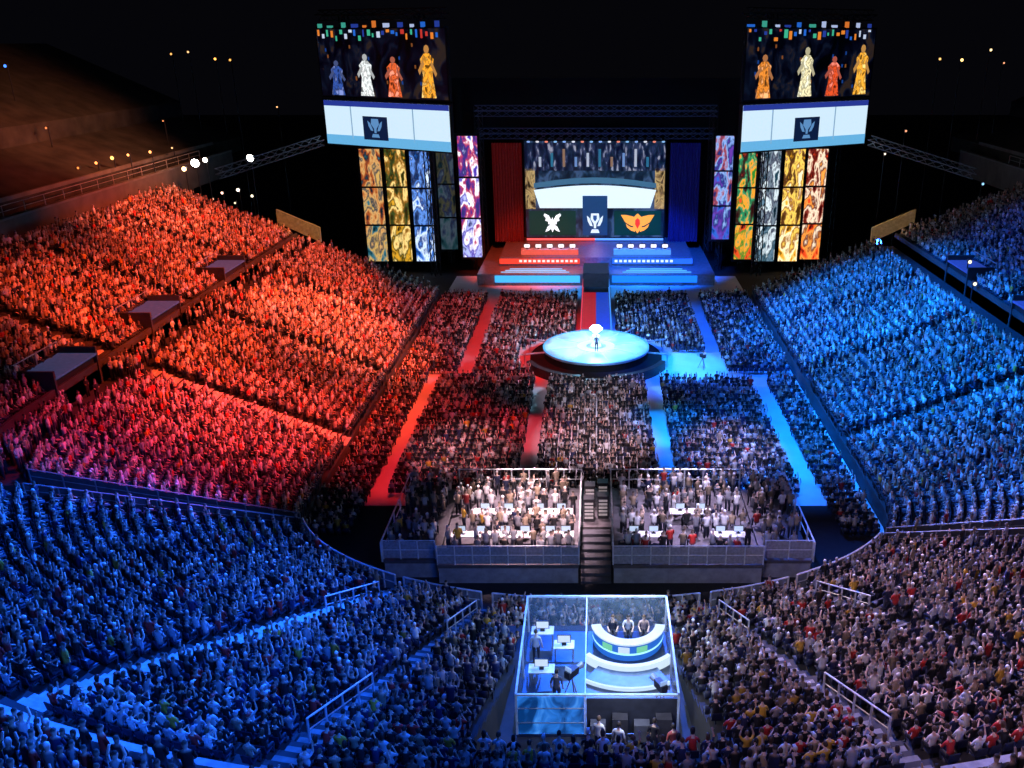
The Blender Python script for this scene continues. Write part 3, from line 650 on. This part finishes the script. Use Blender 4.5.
# ------------------------------------------------------------------ main stage
t = thing('main_stage', 'wide main stage with glowing light bands below the big screen', 'stage', (0, 122, 0))
bm = NB(); box(bm, (0, 122, .75), (31, 18, 1.5)); obj('deck', bm, mat('stage_deck', (.2, .2, .23), .35), t)
bm = NB(); box(bm, (0, 124, 2.1), (26, 13, 1.2)); obj('upper_deck', bm, mat('stage_deck', (.2, .2, .23), .35), t)
for x0, x1, y, z, h, c, s, nm in ((-13.2, -2.1, 112.9, .9, .9, (.05, .45, 1), 1.2, 'cyan_band'), (2.1, 13.2, 112.9, .9, .9, (.01, .2, 1), 1.2, 'blue_band'),
                               (-13, -2.2, 117.4, 2.2, .7, (1, .06, .03), 1.0, 'red_band'), (2.2, 13, 117.4, 2.2, .7, (.02, .14, 1), 1.2, 'blue_band')):
    bm = NB(); box(bm, ((x0+x1)/2, y, z), (x1-x0, .1, h)); obj(nm, bm, glow('band_%s_%.1f' % (nm, y), c, s), t)
for s in (-1, 1):
    for k in range(3):
        bm = NB(); box(bm, (s*8, 114+k*.9, 1.56), (9-k, .2, .05)); obj('floor_light', bm, glow('fl_%d' % s, (.3, .6, 1) if s < 0 else (.1, .5, 1), 1.3), t)
    for k in range(13):
        bm = NB(); box(bm, (s*(2.7+k*.62), 117.3, 2.25), (.38, .1, .3)); obj('front_lamp', bm, glow('front_lamp_%d' % s, (1, .8, .75) if s < 0 else (.75, .9, 1), 1.1), t)
for s, lb, c in ((-1, 'left', (1, .15, .1)), (1, 'right', (.12, .45, 1))):
    t = thing('team_desk', 'long players desk on the %s of the main stage' % lb, 'desk', (s*6.3, 119.5, 2.7), 'players desks')
    bm = NB(); box(bm, (s*6.3, 119.5, 3.43), (7.8, .9, .07)); obj('desktop', bm, M_white, t)
    bm = NB(); box(bm, (s*6.3, 119.1, 3.03), (7.8, .06, .7)); obj('front_panel', bm, glow('desk_front_'+lb, c, .7), t)
    for k in range(5):
        x = s*6.3-3.1+k*1.55
        m_ = thing('monitor', '%s monitor from left on the %s players desk' % (ordn(k+1), lb), 'monitor', (x, 119.5, 3.47), 'stage monitors')
        bm = NB(); box(bm, (x, 119.45, 3.85), (.9, .08, .6)); box(bm, (x, 119.45, 3.5), (.3, .25, .08)); obj('casing', bm, M_dark, m_)
        bm = NB(); box(bm, (x, 119.39, 3.85), (.75, .03, .45)); obj('lit_back', bm, glow('mon_back', (1, .95, .95), 1.3), m_)
        person('desk', (x, 120.5, 2.7), PI, (.6, .08, .06) if s < 0 else (.75, .75, .8), '%s player from left, seated at the %s players desk' % (ordn(k+1), lb), 'players at the desks')
def board(name, label, cat, px, py, pz, W, H, yaw, m, depth=.5, group=None, frame=None):
    t = thing(name, label, cat, (px, py, pz), group, yaw)
    bm = NB(); box(bm, (0, depth/2+.03, H/2), (W+.4, depth, H+.4)); obj('casing', bm, frame or M_black, t, local=True)
    bm = NB(); v = [bm.verts.new(p) for p in ((-W/2, 0, 0), (W/2, 0, 0), (W/2, 0, H), (-W/2, 0, H))]; bm.faces.new(v); obj('display', bm, m, t, local=True)
    t['W'] = W; t['H'] = H; return t
def spr(t, name, pts, m, off=.03):
    W, H = t['W'], t['H']; bm = NB(); v = [bm.verts.new(((u-.5)*W, -off, w*H)) for u, w in pts]; bm.faces.new(v); return obj(name, bm, m, t, local=True)
def rect(t, name, u0, v0, u1, v1, m, off=.03): return spr(t, name, [(u0, v0), (u1, v0), (u1, v1), (u0, v1)], m, off)
G = lambda n, c, s=1.2: glow(n, c, s)
scr = at(595, 237, 128); scrt = at(595, 141, 128)
SW = 136/887*129.3; SH = scrt.z-scr.z
ms = board('main_screen', 'large main screen with three team emblems above the stage', 'screen', scr.x, 128, scr.z, SW, SH, 0, artwork('screen_dark', [(.0, .0, .01), (.0, .01, .03), (.01, .03, .07), (.05, .1, .22)], .6, .8), 1.0)
crowdimg = artwork('img_crowd', [(.0, .0, .01), (.0, .0, .02), (.0, .01, .03), (.01, .02, .07), (.04, .05, .12), (.35, .35, .45)], 1.3, .9, (1.3, 1, .45), .3)
rect(ms, 'performer_picture', .0, .7, 1, .98, crowdimg)
for i in range(10):
    u = .1+i*.085; cc = [(.6, .65, .8), (.03, .2, .35), (.35, .2, .12), (.2, .35, .7)][i % 4]
    rect(ms, 'performer', u, .74, u+.018, .84+.04*(i % 3), G('perf_%d' % (i % 4), cc, .7), .04)
spr(ms, 'white_arc', [(.1, .31), (.9, .31), (.94, .5)] + [(.94-.88*i/10, .5+.05*math.sin(PI*i/10)) for i in range(1, 10)] + [(.06, .5)], G('img_white', (.75, .9, 1), 1.1), .04)
spr(ms, 'cyan_arc', [(.06, .52)] + [(.06+.88*i/10, .57+.06*math.sin(PI*i/10)) for i in range(0, 11)] + [(.94, .52)] + [(.94-.88*i/10, .52+.05*math.sin(PI*i/10)) for i in range(1, 10)], G('img_cyan', (.06, .18, .32), .8), .04)
for u in (0, .93): rect(ms, 'picture_side', u, .3, u+.07, .72, artwork('tan_%d' % int(u+.5), [(.02, .01, 0), (.4, .25, .1), (.7, .5, .2), (.1, .05, .02)], .9, .8))
GD = G('green_dark', (.0, .04, .03), .8)
rect(ms, 'team_panel', .02, .02, .36, .28, GD, .05); rect(ms, 'team_panel', .41, .02, .59, .44, G('panel_blue', (.01, .05, .17), 1), .06); rect(ms, 'team_panel', .64, .02, .98, .28, GD, .05)
def emblem(t, cu, cv, s, m, kind, off=.09, asp=1.0, m2=None):
    sh = []
    if kind == 'wings':
        for g in (-1, 1):
            sh.append(('wing', [(0.2*g, -.35), (.6*g, -.2), (1.0*g, .1), (1.35*g, .8), (.95*g, .8), (.55*g, .7), (.25*g, .6)], 0)); sh.append(('wing', [(.2*g, -.45), (.6*g, -.35), (.95*g, -.05), (.85*g, -.4), (.55*g, -.7), (.2*g, -.85)], 0))
        sh.append(('shield', [(0, -1.0), (.34, -.4), (.36, .5), (.18, .75), (0, .95), (-.18, .75), (-.36, .5), (-.34, -.4)], 0)); sh.append(('shield_core', [(0, -.55), (.2, -.1), (.18, .3), (0, .5), (-.18, .3), (-.2, -.1)], 1))
    elif kind == 'spread':
        for g in (-1, 1):
            sh.append(('wing', [(.08*g, .25), (.35*g, .75), (.75*g, .95), (.85*g, .75), (.62*g, .5), (.7*g, .25), (.42*g, .15), (.4*g, -.1), (.1*g, -.15)], 0)); sh.append(('leg', [(.06*g, -.1), (.45*g, -.3), (.72*g, -.85), (.42*g, -.75), (.06*g, -.5)], 0))
        sh.append(('body', [(0, .6), (.16, .15), (.12, -.6), (0, -.9), (-.12, -.6), (-.16, .15)], 0))
    else:
        sh.append(('cup', [(-.42, .95), (-.5, .4), (-.15, -.05), (-.12, -.5), (.12, -.5), (.15, -.05), (.5, .4), (.42, .95)], 0)); sh.append(('core', [(-.2, .75), (-.2, .4), (0, .15), (.2, .4), (.2, .75)], 1))
        sh.append(('base', [(-.5, -.95), (-.35, -.6), (.35, -.6), (.5, -.95)], 0))
        for g in (-1, 1): sh.append(('wing', [(.4*g, .1), (.6*g, .5), (.9*g, .75), (.8*g, .2), (.55*g, -.25), (.25*g, -.3)], 0))
    for i, (n, p, c) in enumerate(sh): spr(t, 'emblem_'+n, [(cu+x*s*asp, cv+y*s) for x, y in p], (m2 or m) if c else m, off+.003*i)
MW = G('emb_white', (.9, .95, 1), 1.3)
emblem(ms, .19, .15, .11, MW, 'spread', asp=.68)
emblem(ms, .5, .15, .11, G('emb_pale', (.75, .88, 1), 1.1), 'cup', asp=.6, m2=G('emb_core', (.02, .08, .3), 1))
emblem(ms, .81, .15, .11, G('emb_gold', (1, .38, .04), 1.2), 'wings', asp=.82, m2=G('emb_core2', (.8, .03, .01), 1.2))
for j, lb in enumerate(('left', 'right')):
    rect(ms, 'light_line', .0 if j == 0 else .5, -.035, .5 if j == 0 else 1.0, -.012, G('line_'+lb, (1, .1, .1) if j == 0 else (.1, .3, 1), 1.5), .06)
t = thing('stage_portal', 'dark truss portal around the main screen', 'stage frame', (0, 129, 0))
def truss_mesh(bm, a, b, w=.8, r=.06, seg=1.2):
    a = Vector(a); b = Vector(b); d = (b-a); L = d.length; d.normalize(); u = d.orthogonal().normalized(); v = d.cross(u)
    cs = [u*w/2+v*w/2, u*w/2-v*w/2, -u*w/2-v*w/2, -u*w/2+v*w/2]
    for c in cs: tube(bm, a+c, b+c, r, 5)
    n = max(1, int(L/seg))
    for i in range(n):
        p = a+d*L*i/n; q = a+d*L*(i+1)/n
        for j in range(4):
            c0, c1 = cs[j], cs[(j+1) % 4]; tube(bm, p+c0, q+c1, r*.6, 4)
for s in (-1, 1):
    bm = NB(); truss_mesh(bm, (s*16.2, 127, 1.5), (s*16.2, 127, 21.5)); obj('tower', bm, M_dark, t)
for z, y in ((17.9, 127.2), (21, 126)):
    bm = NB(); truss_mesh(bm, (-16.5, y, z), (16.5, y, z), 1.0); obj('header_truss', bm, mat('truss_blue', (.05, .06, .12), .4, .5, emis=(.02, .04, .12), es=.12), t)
bm = NB(); box(bm, (0, 133, 12), (60, .3, 26)); tag(obj('backdrop', bm, M_black), 'black cloth backdrop behind the main screen', 'backdrop')
for i in range(16):
    x = -9.4+i*1.25; t = thing('stage_light', '%s small lamp from left hanging under the header truss' % ordn(i+1), 'stage light', (x, 127.2, 16.9), 'lamps under the header truss')
    bm = NB(); tube(bm, (x, 127.2, 17.3), (x, 126.9, 16.85), .2, 10, .26); obj('housing', bm, M_dark, t)
    c = [(.3, .5, 1), (.9, .9, 1), (1, .3, .2), (.3, .6, 1)][i % 4]; bm = NB(); tube(bm, (x, 126.9, 16.85), (x, 126.87, 16.8), .24, 10); obj('lens', bm, glow('lens_%d' % (i % 4), c, .8), t)
def drape(name, label, x0, x1, y, z0, z1, m):
    bm = NB(); n = 48; A = []
    for i in range(n+1):
        x = x0+(x1-x0)*i/n; yy = y+.25*math.sin(i*1.4); A.append((bm.verts.new((x, yy, z0)), bm.verts.new((x, yy, z1))))
    for a, b in zip(A, A[1:]): bm.faces.new((a[0], b[0], b[1], a[1]))
    tag(obj(name, bm, m), label, 'drape', 'stage drapes')
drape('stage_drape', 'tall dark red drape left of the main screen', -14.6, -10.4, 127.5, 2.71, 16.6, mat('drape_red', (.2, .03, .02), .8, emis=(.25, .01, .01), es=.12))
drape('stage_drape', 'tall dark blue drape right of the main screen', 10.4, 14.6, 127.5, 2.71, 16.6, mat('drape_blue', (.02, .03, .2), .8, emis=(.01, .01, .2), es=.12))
PALS = [[(0, .01, .02), (.02, .12, .16), (.5, .3, .08), (.01, .03, .05), (.55, .3, .1), (.3, .06, .01)], [(.02, .01, 0), (.6, .3, .02), (.02, .02, .0), (.85, .6, .2), (.25, .1, .01), (.03, .05, .01)], [(0, .01, .05), (.02, .12, .5), (.6, .75, 1), (.01, .03, .15), (.1, .25, .7), (.02, .04, .12)],
        [(.0, .01, .02), (.02, .08, .1), (.1, .15, .2), (.01, .02, .08), (.1, .1, .05)], [(.02, .02, .12), (.4, .45, .8), (.06, .03, .35), (.9, .9, 1), (.4, .03, .08), (.05, .02, .2)],
        [(.0, .01, .1), (.02, .1, .5), (.1, .03, .3), (.01, .02, .15), (.2, .35, .7), (.3, .05, .05)], [(.02, .0, .0), (.7, .06, .01), (.02, .2, .02), (.9, .3, .02), (.01, .25, .1), (.03, .02, .01)], [(.0, .01, .02), (.1, .18, .25), (.01, .04, .06), (.6, .7, .75), (.02, .02, .05), (.15, .2, .25)],
        [(.05, .02, .0), (.8, .35, .02), (1, .85, .5), (.25, .08, .01), (.9, .6, .1), (.1, .03, .01)], [(.03, .0, .0), (.7, .05, .01), (.85, .3, .05), (.1, .01, .01), (.9, .7, .5), (.2, .02, .01)]]
PX = [(379, 122.5, 148, 262, 22), (403, 122, 148, 262, 22), (427, 121.5, 150, 262, 22), (450, 123.5, 150, 250, 18), (473, 121, 135, 258, 21), (720, 121, 135, 240, 19), (742, 121.5, 150, 260, 19), (764, 121.5, 150, 262, 21), (787, 122, 148, 262, 21), (809, 122.5, 148, 260, 21)]
PL = ['outermost on the left, teal and orange picture', 'second on the left, yellow and brown picture', 'third on the left, blue and white picture', 'dim fourth one on the left', 'innermost on the left, white and violet picture',
      'innermost on the right, blue picture', 'second on the right, red and green picture', 'third on the right, grey picture', 'fourth on the right, golden picture', 'outermost on the right, red picture']
for i, (x, Y, ty, by, w) in enumerate(PX):
    b = at(x, by, Y); tp = at(x, ty, Y); dep = Y*CT+(CAMZ-9)*ST; W = w/887*dep; H = tp.z-b.z; z = b.z
    t = board('portrait_panel', 'tall vertical picture panel, '+PL[i], 'screen', b.x, Y, z, W, H, 0, M_black, .4, 'tall picture panels')
    for k in range(3):
        pl = PALS[i]; pl = pl[k:]+pl[:k] if k else pl
        rect(t, 'picture', .04, k/3+.008, .96, (k+1)/3-.008, artwork('art_%d_%d' % (i, k), pl, .5+.08*k, (.45 if i == 3 else 1.5), (1.2, 1, .6), .2), .03)
    bm = NB(); truss_mesh(bm, (0, 1.0, -z), (0, 1.0, H), .6, .06, 1.5); obj('mast', bm, M_dark, t, local=True)
def inner_outer(s):
    return Vector((s*18.1, 114, 0)), Vector((s*36.5, 124.5, 0))
sideimg = artwork('img_side', [(.0, .0, .0), (.0, .0, .005), (.002, .003, .012), (.005, .01, .03), (.04, .025, .02)], .5, .6)
for s, lb in ((-1, 'left'), (1, 'right')):
    a, b = inner_outer(s); c = (a+b)/2; W = (b-a).length; d = (b-a) if s > 0 else (a-b); yaw = math.atan2(d.y, d.x)
    t = board('wide_screen', 'hanging white wide screen with dark emblem, %s of the stage' % lb, 'screen', c.x, c.y, 16.9, W, 5.6, yaw, G('side_white', (.65, .85, 1), 1.0), .5, 'hanging wide screens')
    rect(t, 'blue_header', 0, .88, 1, 1.0, G('hdr_blue', (.02, .04, .3), 1)); rect(t, 'cyan_footer', 0, 0, 1, .22, G('ftr_blue', (.15, .5, .85), .9))
    for u in (.22, .72): rect(t, 'frame_line', u, .14, u+.01, .88, G('line_grey', (.3, .5, .7), .8))
    cu = .42 if s < 0 else .5
    rect(t, 'emblem_plate', cu-.1, .15, cu+.1, .68, G('plate_navy', (.005, .015, .06), .8), .05); emblem(t, cu, .42, .22, G('emb_blue', (.12, .3, .6), .9), 'cup', asp=.3)
    t = board('upper_screen', 'hanging dark screen with four bright figures, %s of the stage' % lb, 'screen', c.x, c.y, 23.1, W, 8.2, yaw, sideimg, .5, 'hanging upper screens')
    cols = [((.03, .08, .35), .14, .8), ((.85, .9, .9), .38, .95), ((.75, .12, .03), .60, .9), ((1, .4, .03), .86, 1.15)] if s < 0 else [((.8, .25, .03), .14, .95), ((.95, .85, .5), .46, 1.1), ((.75, .08, .02), .68, .9), ((1, .45, .04), .91, 1.15)]
    for i, (cc, u, hh) in enumerate(cols):
        m = artwork('fig_%s_%d' % (lb, i), [tuple(x*.1 for x in cc), cc, tuple(x*.3 for x in cc), tuple(min(1, x*1.2+.15) for x in cc)], 1.3, 1.4, (1, 1, .7), .3); m2 = G('fig2_%s_%d' % (lb, i), tuple(x*.5+.05 for x in cc), .9)
        spr(t, 'figure_head', [(u+.02*math.cos(q), (.62+.055*math.sin(q))*hh) for q in [j*PI/4 for j in range(8)]], m2)
        spr(t, 'figure_body', [(u+x, y*hh) for x, y in ((-.055, .02), (.055, .02), (.035, .3), (.05, .5), (.02, .57), (-.02, .57), (-.05, .5), (-.035, .3))], m)
        spr(t, 'figure_arm', [(u+x, y*hh) for x, y in ((.03, .5), (.07, .32), (.058, .28), (.025, .42))], m2, .035); spr(t, 'figure_arm', [(u-x, y*hh) for x, y in ((.03, .5), (.07, .36), (.06, .3), (.02, .44))], m2, .035)
    for i in range(26):
        u = .01+i*.037; v = .82+.14*random.random(); cc = random.choice([(.02, .15, .7), (.6, .7, .9), (.9, .25, .03), (.05, .5, .3), (.6, .04, .03), (.02, .05, .35)]); h_ = random.uniform(.04, .13)
        rect(t, 'picture_spot', u, v, u+random.uniform(.012, .03), min(.99, v+h_), G('spot_%d' % (int(cc[0]*100)*100+int(cc[1]*100)), cc, .9))
    for i in range(11):
        u = .0+i*.09+random.uniform(0, .03); hh = random.uniform(.03, .1); cc = random.choice([(.02, .15, .7), (.5, .6, .9), (.8, .2, .03), (.02, .05, .35), (.05, .4, .3)])
        bm = NB(); box(bm, ((u-.5)*W+.4, .1, 8.35+hh*8.2/2), (random.uniform(.5, 1.1), .2, hh*8.2)); obj('top_edge_tile', bm, G('tile_%d' % (int(cc[0]*100)*100+int(cc[1]*100)), cc, .8), t, local=True)
    for i in range(16):
        u = random.uniform(.02, .95); v = random.uniform(.1, .78); rect(t, 'picture_spot', u, v, u+.012, v+.05, G('dim_%d' % (i % 2), ((.01, .06, .3), (.25, .08, .02))[i % 2], .8), .025)
    t = thing('screen_tower', 'black truss tower carrying the hanging screens, %s of the stage' % lb, 'tower', (c.x, c.y+3, 0), 'screen towers')
    for k in (-1, 1):
        p = c+(b-a).normalized()*k*W*.3+Vector((0, 2.2, 0)); bm = NB(); truss_mesh(bm, (p.x, p.y, 0), (p.x, p.y, 33), .9, .08, 1.6); obj('mast', bm, M_dark, t)
    bm = NB(); truss_mesh(bm, (a.x, a.y+1.7, 33), (b.x, b.y+1.7, 33), .9, .07, 1.4); obj('top_beam', bm, M_dark, t)
    bm = NB(); truss_mesh(bm, (s*36.5, 122, 17.5), (s*47.0, 112, 14.5), .9, .08, 1.2); tag(obj('truss_arm', bm, mat('arm_steel', (.3, .32, .36), .4, .4)), 'diagonal truss arm reaching out from the %s screen tower' % lb, 'truss', 'truss arms')
    bm = NB(); x0, x1 = s*33.5, s*38.5
    pts = [(x0, 7.0), (x1, 9.4), (x1, 11.0), (x0, 8.8)]
    f = [bm.verts.new((x, 107, z)) for x, z in pts]; g = [bm.verts.new((x, 107.4, z)) for x, z in pts]; bm.faces.new(f); bm.faces.new(g[::-1])
    for i in range(4): bm.faces.new((f[i], f[(i+1) % 4], g[(i+1) % 4], g[i]))
    for x, z in ((x0+s*.3, 7.1), (x1-s*.3, 9.3)): box(bm, (x, 107.2, z/2-.12), (.3, .3, z+.25))
    tag(obj('stair_parapet', bm, mat('stair_parapet', (.45, .38, .25), .8)), 'sloping concrete stair parapet behind the far end of the %s stand' % lb, 'wall', 'stair parapets')
# ------------------------------------------------------------------ floodlights
bpy.context.view_layer.update()
FL = [(195, 163, 108, .6, (1, .95, .85), 20), (184, 169, 107, .32, (1, .55, .25), 10), (250, 158, 118, .55, (1, .95, .9), 18), (205, 160, 108, .35, (1, .85, .7), 12), (238, 190, 110, .25, (1, .8, .6), 5), (222, 193, 108, .2, (1, .6, .4), 3), (252, 196, 110, .2, (1, .9, .6), 3), (112, 158, 100, .25, (1, .4, .1), 4), (96, 163, 98, .2, (1, .3, .08), 3), (150, 152, 104, .2, (1, .4, .12), 3), (128, 155, 102, .18, (1, .4, .12), 3), (60, 172, 94, .2, (1, .25, .05), 2), (78, 168, 96, .15, (1, .25, .05), 2), (40, 178, 92, .15, (1, .2, .05), 2),
      (163, 121, 118, .12, (1, .3, .1), 1.5), (235, 203, 108, .15, (1, .8, .5), 2), (213, 199, 108, .13, (1, .5, .3), 2), (172, 148, 112, .14, (1, .5, .2), 2),
      (215, 59, 135, .22, (1, .4, .08), 3), (230, 60, 135, .2, (1, .4, .08), 2), (171, 54, 132, .18, (1, .4, .1), 2), (188, 52, 132, .18, (1, .5, .2), 2), (277, 107, 132, .14, (1, .5, .2), 2), (46, 128, 100, .15, (1, .25, .08), 1.5), (5, 66, 105, .2, (.05, .2, 1), 3), (4, 186, 86, .3, (.1, .6, .5), 1.5),
      (877, 243, 107.5, .7, (.02, .12, 1), 40), (885, 154, 125, .18, (1, .8, .6), 2), (906, 131, 125, .18, (.95, .4, .2), 1.5), (940, 59, 130, .2, (1, .5, .15), 2), (962, 60, 130, .25, (1, .65, .2), 3), (991, 50, 130, .2, (1, .7, .3), 3), (1004, 63, 130, .15, (1, .4, .2), 1.5), (983, 184, 112, .2, (.3, .6, 1), 1.5), (970, 262, 84, .22, (1, .8, .5), 2), (975, 284, 80, .22, (1, .8, .5), 2)]
dg = bpy.context.evaluated_depsgraph_get()
for i, (x, y, Y, r, c, s) in enumerate(FL):
    p = at(x, y, Y); sd = 'left' if x < 512 else 'right'
    t = thing('floodlight', 'small %s lamp glowing in the dark %s tier, %s from the frame edge' % ('white' if c[2] > .8 and c[0] > .5 else 'blue' if c[2] > .8 else 'orange' if c[0] > .9 else 'green', sd, ordn(1+sum(1 for q in FL if (q[0] < 512) == (x < 512) and ((q[0] < x) if x < 512 else (q[0] > x))))), 'lamp', p, 'lamps in the dark tiers')
    hit, loc, *_ = scene.ray_cast(dg, p+Vector((0, .4, -.3)), Vector((0, 0, -1))); gz = loc.z if hit else 0
    bm = NB(); tube(bm, p+Vector((0, .5, .1)), p+Vector((0, .05, 0)), r*.6, 12, r); obj('housing', bm, M_dark, t)
    bm = NB(); ball(bm, p, (r*.8, r*.25, r*.8), 12, 8); obj('lens', bm, glow('flood_%d' % i, c, s), t)
    bm = NB(); tube(bm, p+Vector((0, .4, -.1)), (p.x, p.y+.4, gz), .06); obj('mast', bm, M_dark, t)
# ------------------------------------------------------------------ lights
def spot(name, loc, tgt, col, P, size, blend=.5, r=.5):
    l = bpy.data.lights.new(name, 'SPOT'); l.energy = P; l.color = col; l.spot_size = math.radians(size); l.spot_blend = blend; l.shadow_soft_size = r
    o = bpy.data.objects.new(name, l); COL.objects.link(o); o.location = loc; o.rotation_euler = (Vector(tgt)-Vector(loc)).to_track_quat('-Z', 'Y').to_euler(); return o
RED = (1, .075, .02); BLU = (.008, .11, 1); CYB = (.004, .18, 1)
spot('red_spot', (4, 84, 42), (-36, 92, 7), (1, .09, .03), 2.6e5, 34, .6)
spot('red_spot', (2, 74, 42), (-25, 82, 3), (1, .12, .05), 3.0e5, 27, .8)
spot('red_spot', (0, 62, 42), (-38, 70, 7), RED, 1.8e5, 26, .8)
spot('red_spot', (2, 66, 42), (-30, 72, 5), RED, 1.3e5, 46, .6)
spot('red_spot', (0, 72, 40), (-26, 60, 3), (1, .06, .04), 2.6e5, 22, .8)
spot('red_spot', (0, 72, 40), (-29, 53, 4), (1, .03, .09), 1.6e5, 24, .7)
spot('blue_spot', (-4, 84, 42), (27, 88, 3), CYB, 3.6e5, 34, .7)
spot('blue_spot', (-2, 70, 42), (29, 70, 4), CYB, 3.6e5, 38, .7)
spot('blue_spot', (2, 66, 40), (28, 54, 4), CYB, 2.4e5, 32, .7)
spot('blue_spot', (0, 80, 42), (44, 84, 12), BLU, 7e4, 34, .9)
spot('blue_spot', (-2, 84, 44), (-24, 28.5, 6), BLU, 8.5e5, 29, .5)
spot('blue_spot', (14, 8, 40), (-22, 31, 6), (.015, .13, 1), 7e4, 30, .5)  # unseen fill added on the camera side, lifts the near left crowd
spot('blue_spot', (0, 78, 44), (-8, 26, 6), BLU, 2.1e5, 34, .8)
spot('blue_spot', (10, 6, 42), (-7, 32, 4), BLU, 2.2e4, 30, .8)  # weak unseen fill added on the camera side for the near centre rows
spot('blue_spot', (0, 78, 44), (17, 32, 5), (.03, .14, 1), 2.6e5, 38, .8)
spot('blue_spot', (4, 78, 44), (30, 40, 7), (.01, .14, 1), 2.2e5, 26, .8)
spot('warm_spot', (8, 75, 44), (19, 31, 5), (1, .62, .55), 2.2e5, 32, .8)
spot('warm_spot', (-8, 6, 42), (16, 34, 4), (.8, .55, .8), 2.0e4, 38, .9)  # lavender fill added out of view, brightens backs in the near right stand
spot('red_spot', (-8, 72, 36), (-12, 88, 0), (1, .02, .02), 5.5e4, 44)
spot('red_spot', (-8, 58, 36), (-15, 64, 0), (1, .02, .03), 4.5e4, 32)
spot('blue_spot', (8, 72, 36), (12, 86, 0), BLU, 1.2e5, 46)
spot('blue_spot', (10, 58, 36), (14, 63, 0), (.004, .15, 1), 1.3e5, 34)
spot('cyan_spot', (8, 72, 30), (9, 82, 0), (.01, .4, 1), 7e4, 17, .7)
spot('red_spot', (-4, 52, 34), (-5, 66, 0), (1, .03, .06), 4.0e4, 12, .6)
spot('cyan_spot', (5, 52, 34), (5.3, 67, 0), (.004, .25, 1), 1.2e5, 12, .6)
spot('cyan_spot', (12, 52, 34), (15.2, 62, 0), (.004, .25, 1), 6e4, 18, .7)
spot('white_spot', (0, 40, 30), (0, 64, 0), (1, .68, .85), 7.5e4, 17, .9)
spot('white_spot', (10, 40, 30), (10.3, 62, 0), (.85, .7, 1), 6.0e4, 15, .9)
spot('white_spot', (-10, 40, 30), (-10.3, 62, 0), (1, .55, .65), 5.0e4, 15, .9)
spot('white_spot', (0, 46, 32), (0, 74, 0), (.9, .75, 1), 4e4, 16, .9)
spot('white_spot', (-4, 56, 26), (-4.6, 49.5, 1.5), (1, .68, .78), 8e4, 26)
spot('white_spot', (-3, 38, 24), (-4.0, 50, 1.5), (1, .68, .76), 7e4, 22)
spot('white_spot', (6, 54, 26), (6.5, 50, 1.5), (.75, .6, 1), 5e4, 26)
spot('white_spot', (6, 38, 24), (5.5, 50, 1.5), (.75, .65, 1), 4e4, 22)
spot('cyan_spot', (0, 66, 32), (0, 84, 1.5), (.35, .75, 1), 6.0e4, 17, .3)
spot('red_spot', (-9, 106, 22), (-8, 120, 1.5), RED, 3e4, 50)
spot('blue_spot', (9, 106, 22), (8, 120, 1.5), BLU, 6e4, 50)
spot('blue_spot', (0, 100, 24), (0, 115, 1.5), (.03, .3, 1), 2.5e4, 40)
spot('red_spot', (-20, 95, 30), (-50, 95, 15), (1, .12, .05), 6e4, 50, .9)
spot('warm_spot', (-30, 100, 34), (-62, 106, 20), (1, .3, .12), 5e4, 60, .9)
spot('gold_spot', (-25, 98, 20), (-36, 107, 9), (1, .5, .1), 7e3, 30, .8)
spot('gold_spot', (25, 98, 20), (36, 107, 9), (1, .6, .2), 5e3, 30, .8)
pl = bpy.data.lights.new('centre_glow', 'POINT'); pl.energy = 4500; pl.color = (.3, .7, 1); pl.shadow_soft_size = .4
po = bpy.data.objects.new('centre_glow', pl); COL.objects.link(po); po.location = (0, 84, 4.6)
def area(name, loc, sx, sy, col, P, rot=(0, 0, 0)):
    l = bpy.data.lights.new(name, 'AREA'); l.shape = 'RECTANGLE'; l.size = sx; l.size_y = sy; l.color = col; l.energy = P
    o = bpy.data.objects.new(name, l); COL.objects.link(o); o.location = loc; o.rotation_euler = rot
area('booth_light', (1.4, 33, 8.6), 3, 2.0, (.75, .88, 1), 350)
area('booth_light', (-1.8, 31.0, 8.6), 2, 4, (.15, .4, 1), 200)
area('booth_front_light', (1.2, 26.2, 8.4), 2, 1, (.8, .85, 1), 140)
w = bpy.data.worlds.new('night'); scene.world = w; w.use_nodes = True
w.node_tree.nodes['Background'].inputs[0].default_value = (.003, .003, .005, 1); w.node_tree.nodes['Background'].inputs[1].default_value = .5
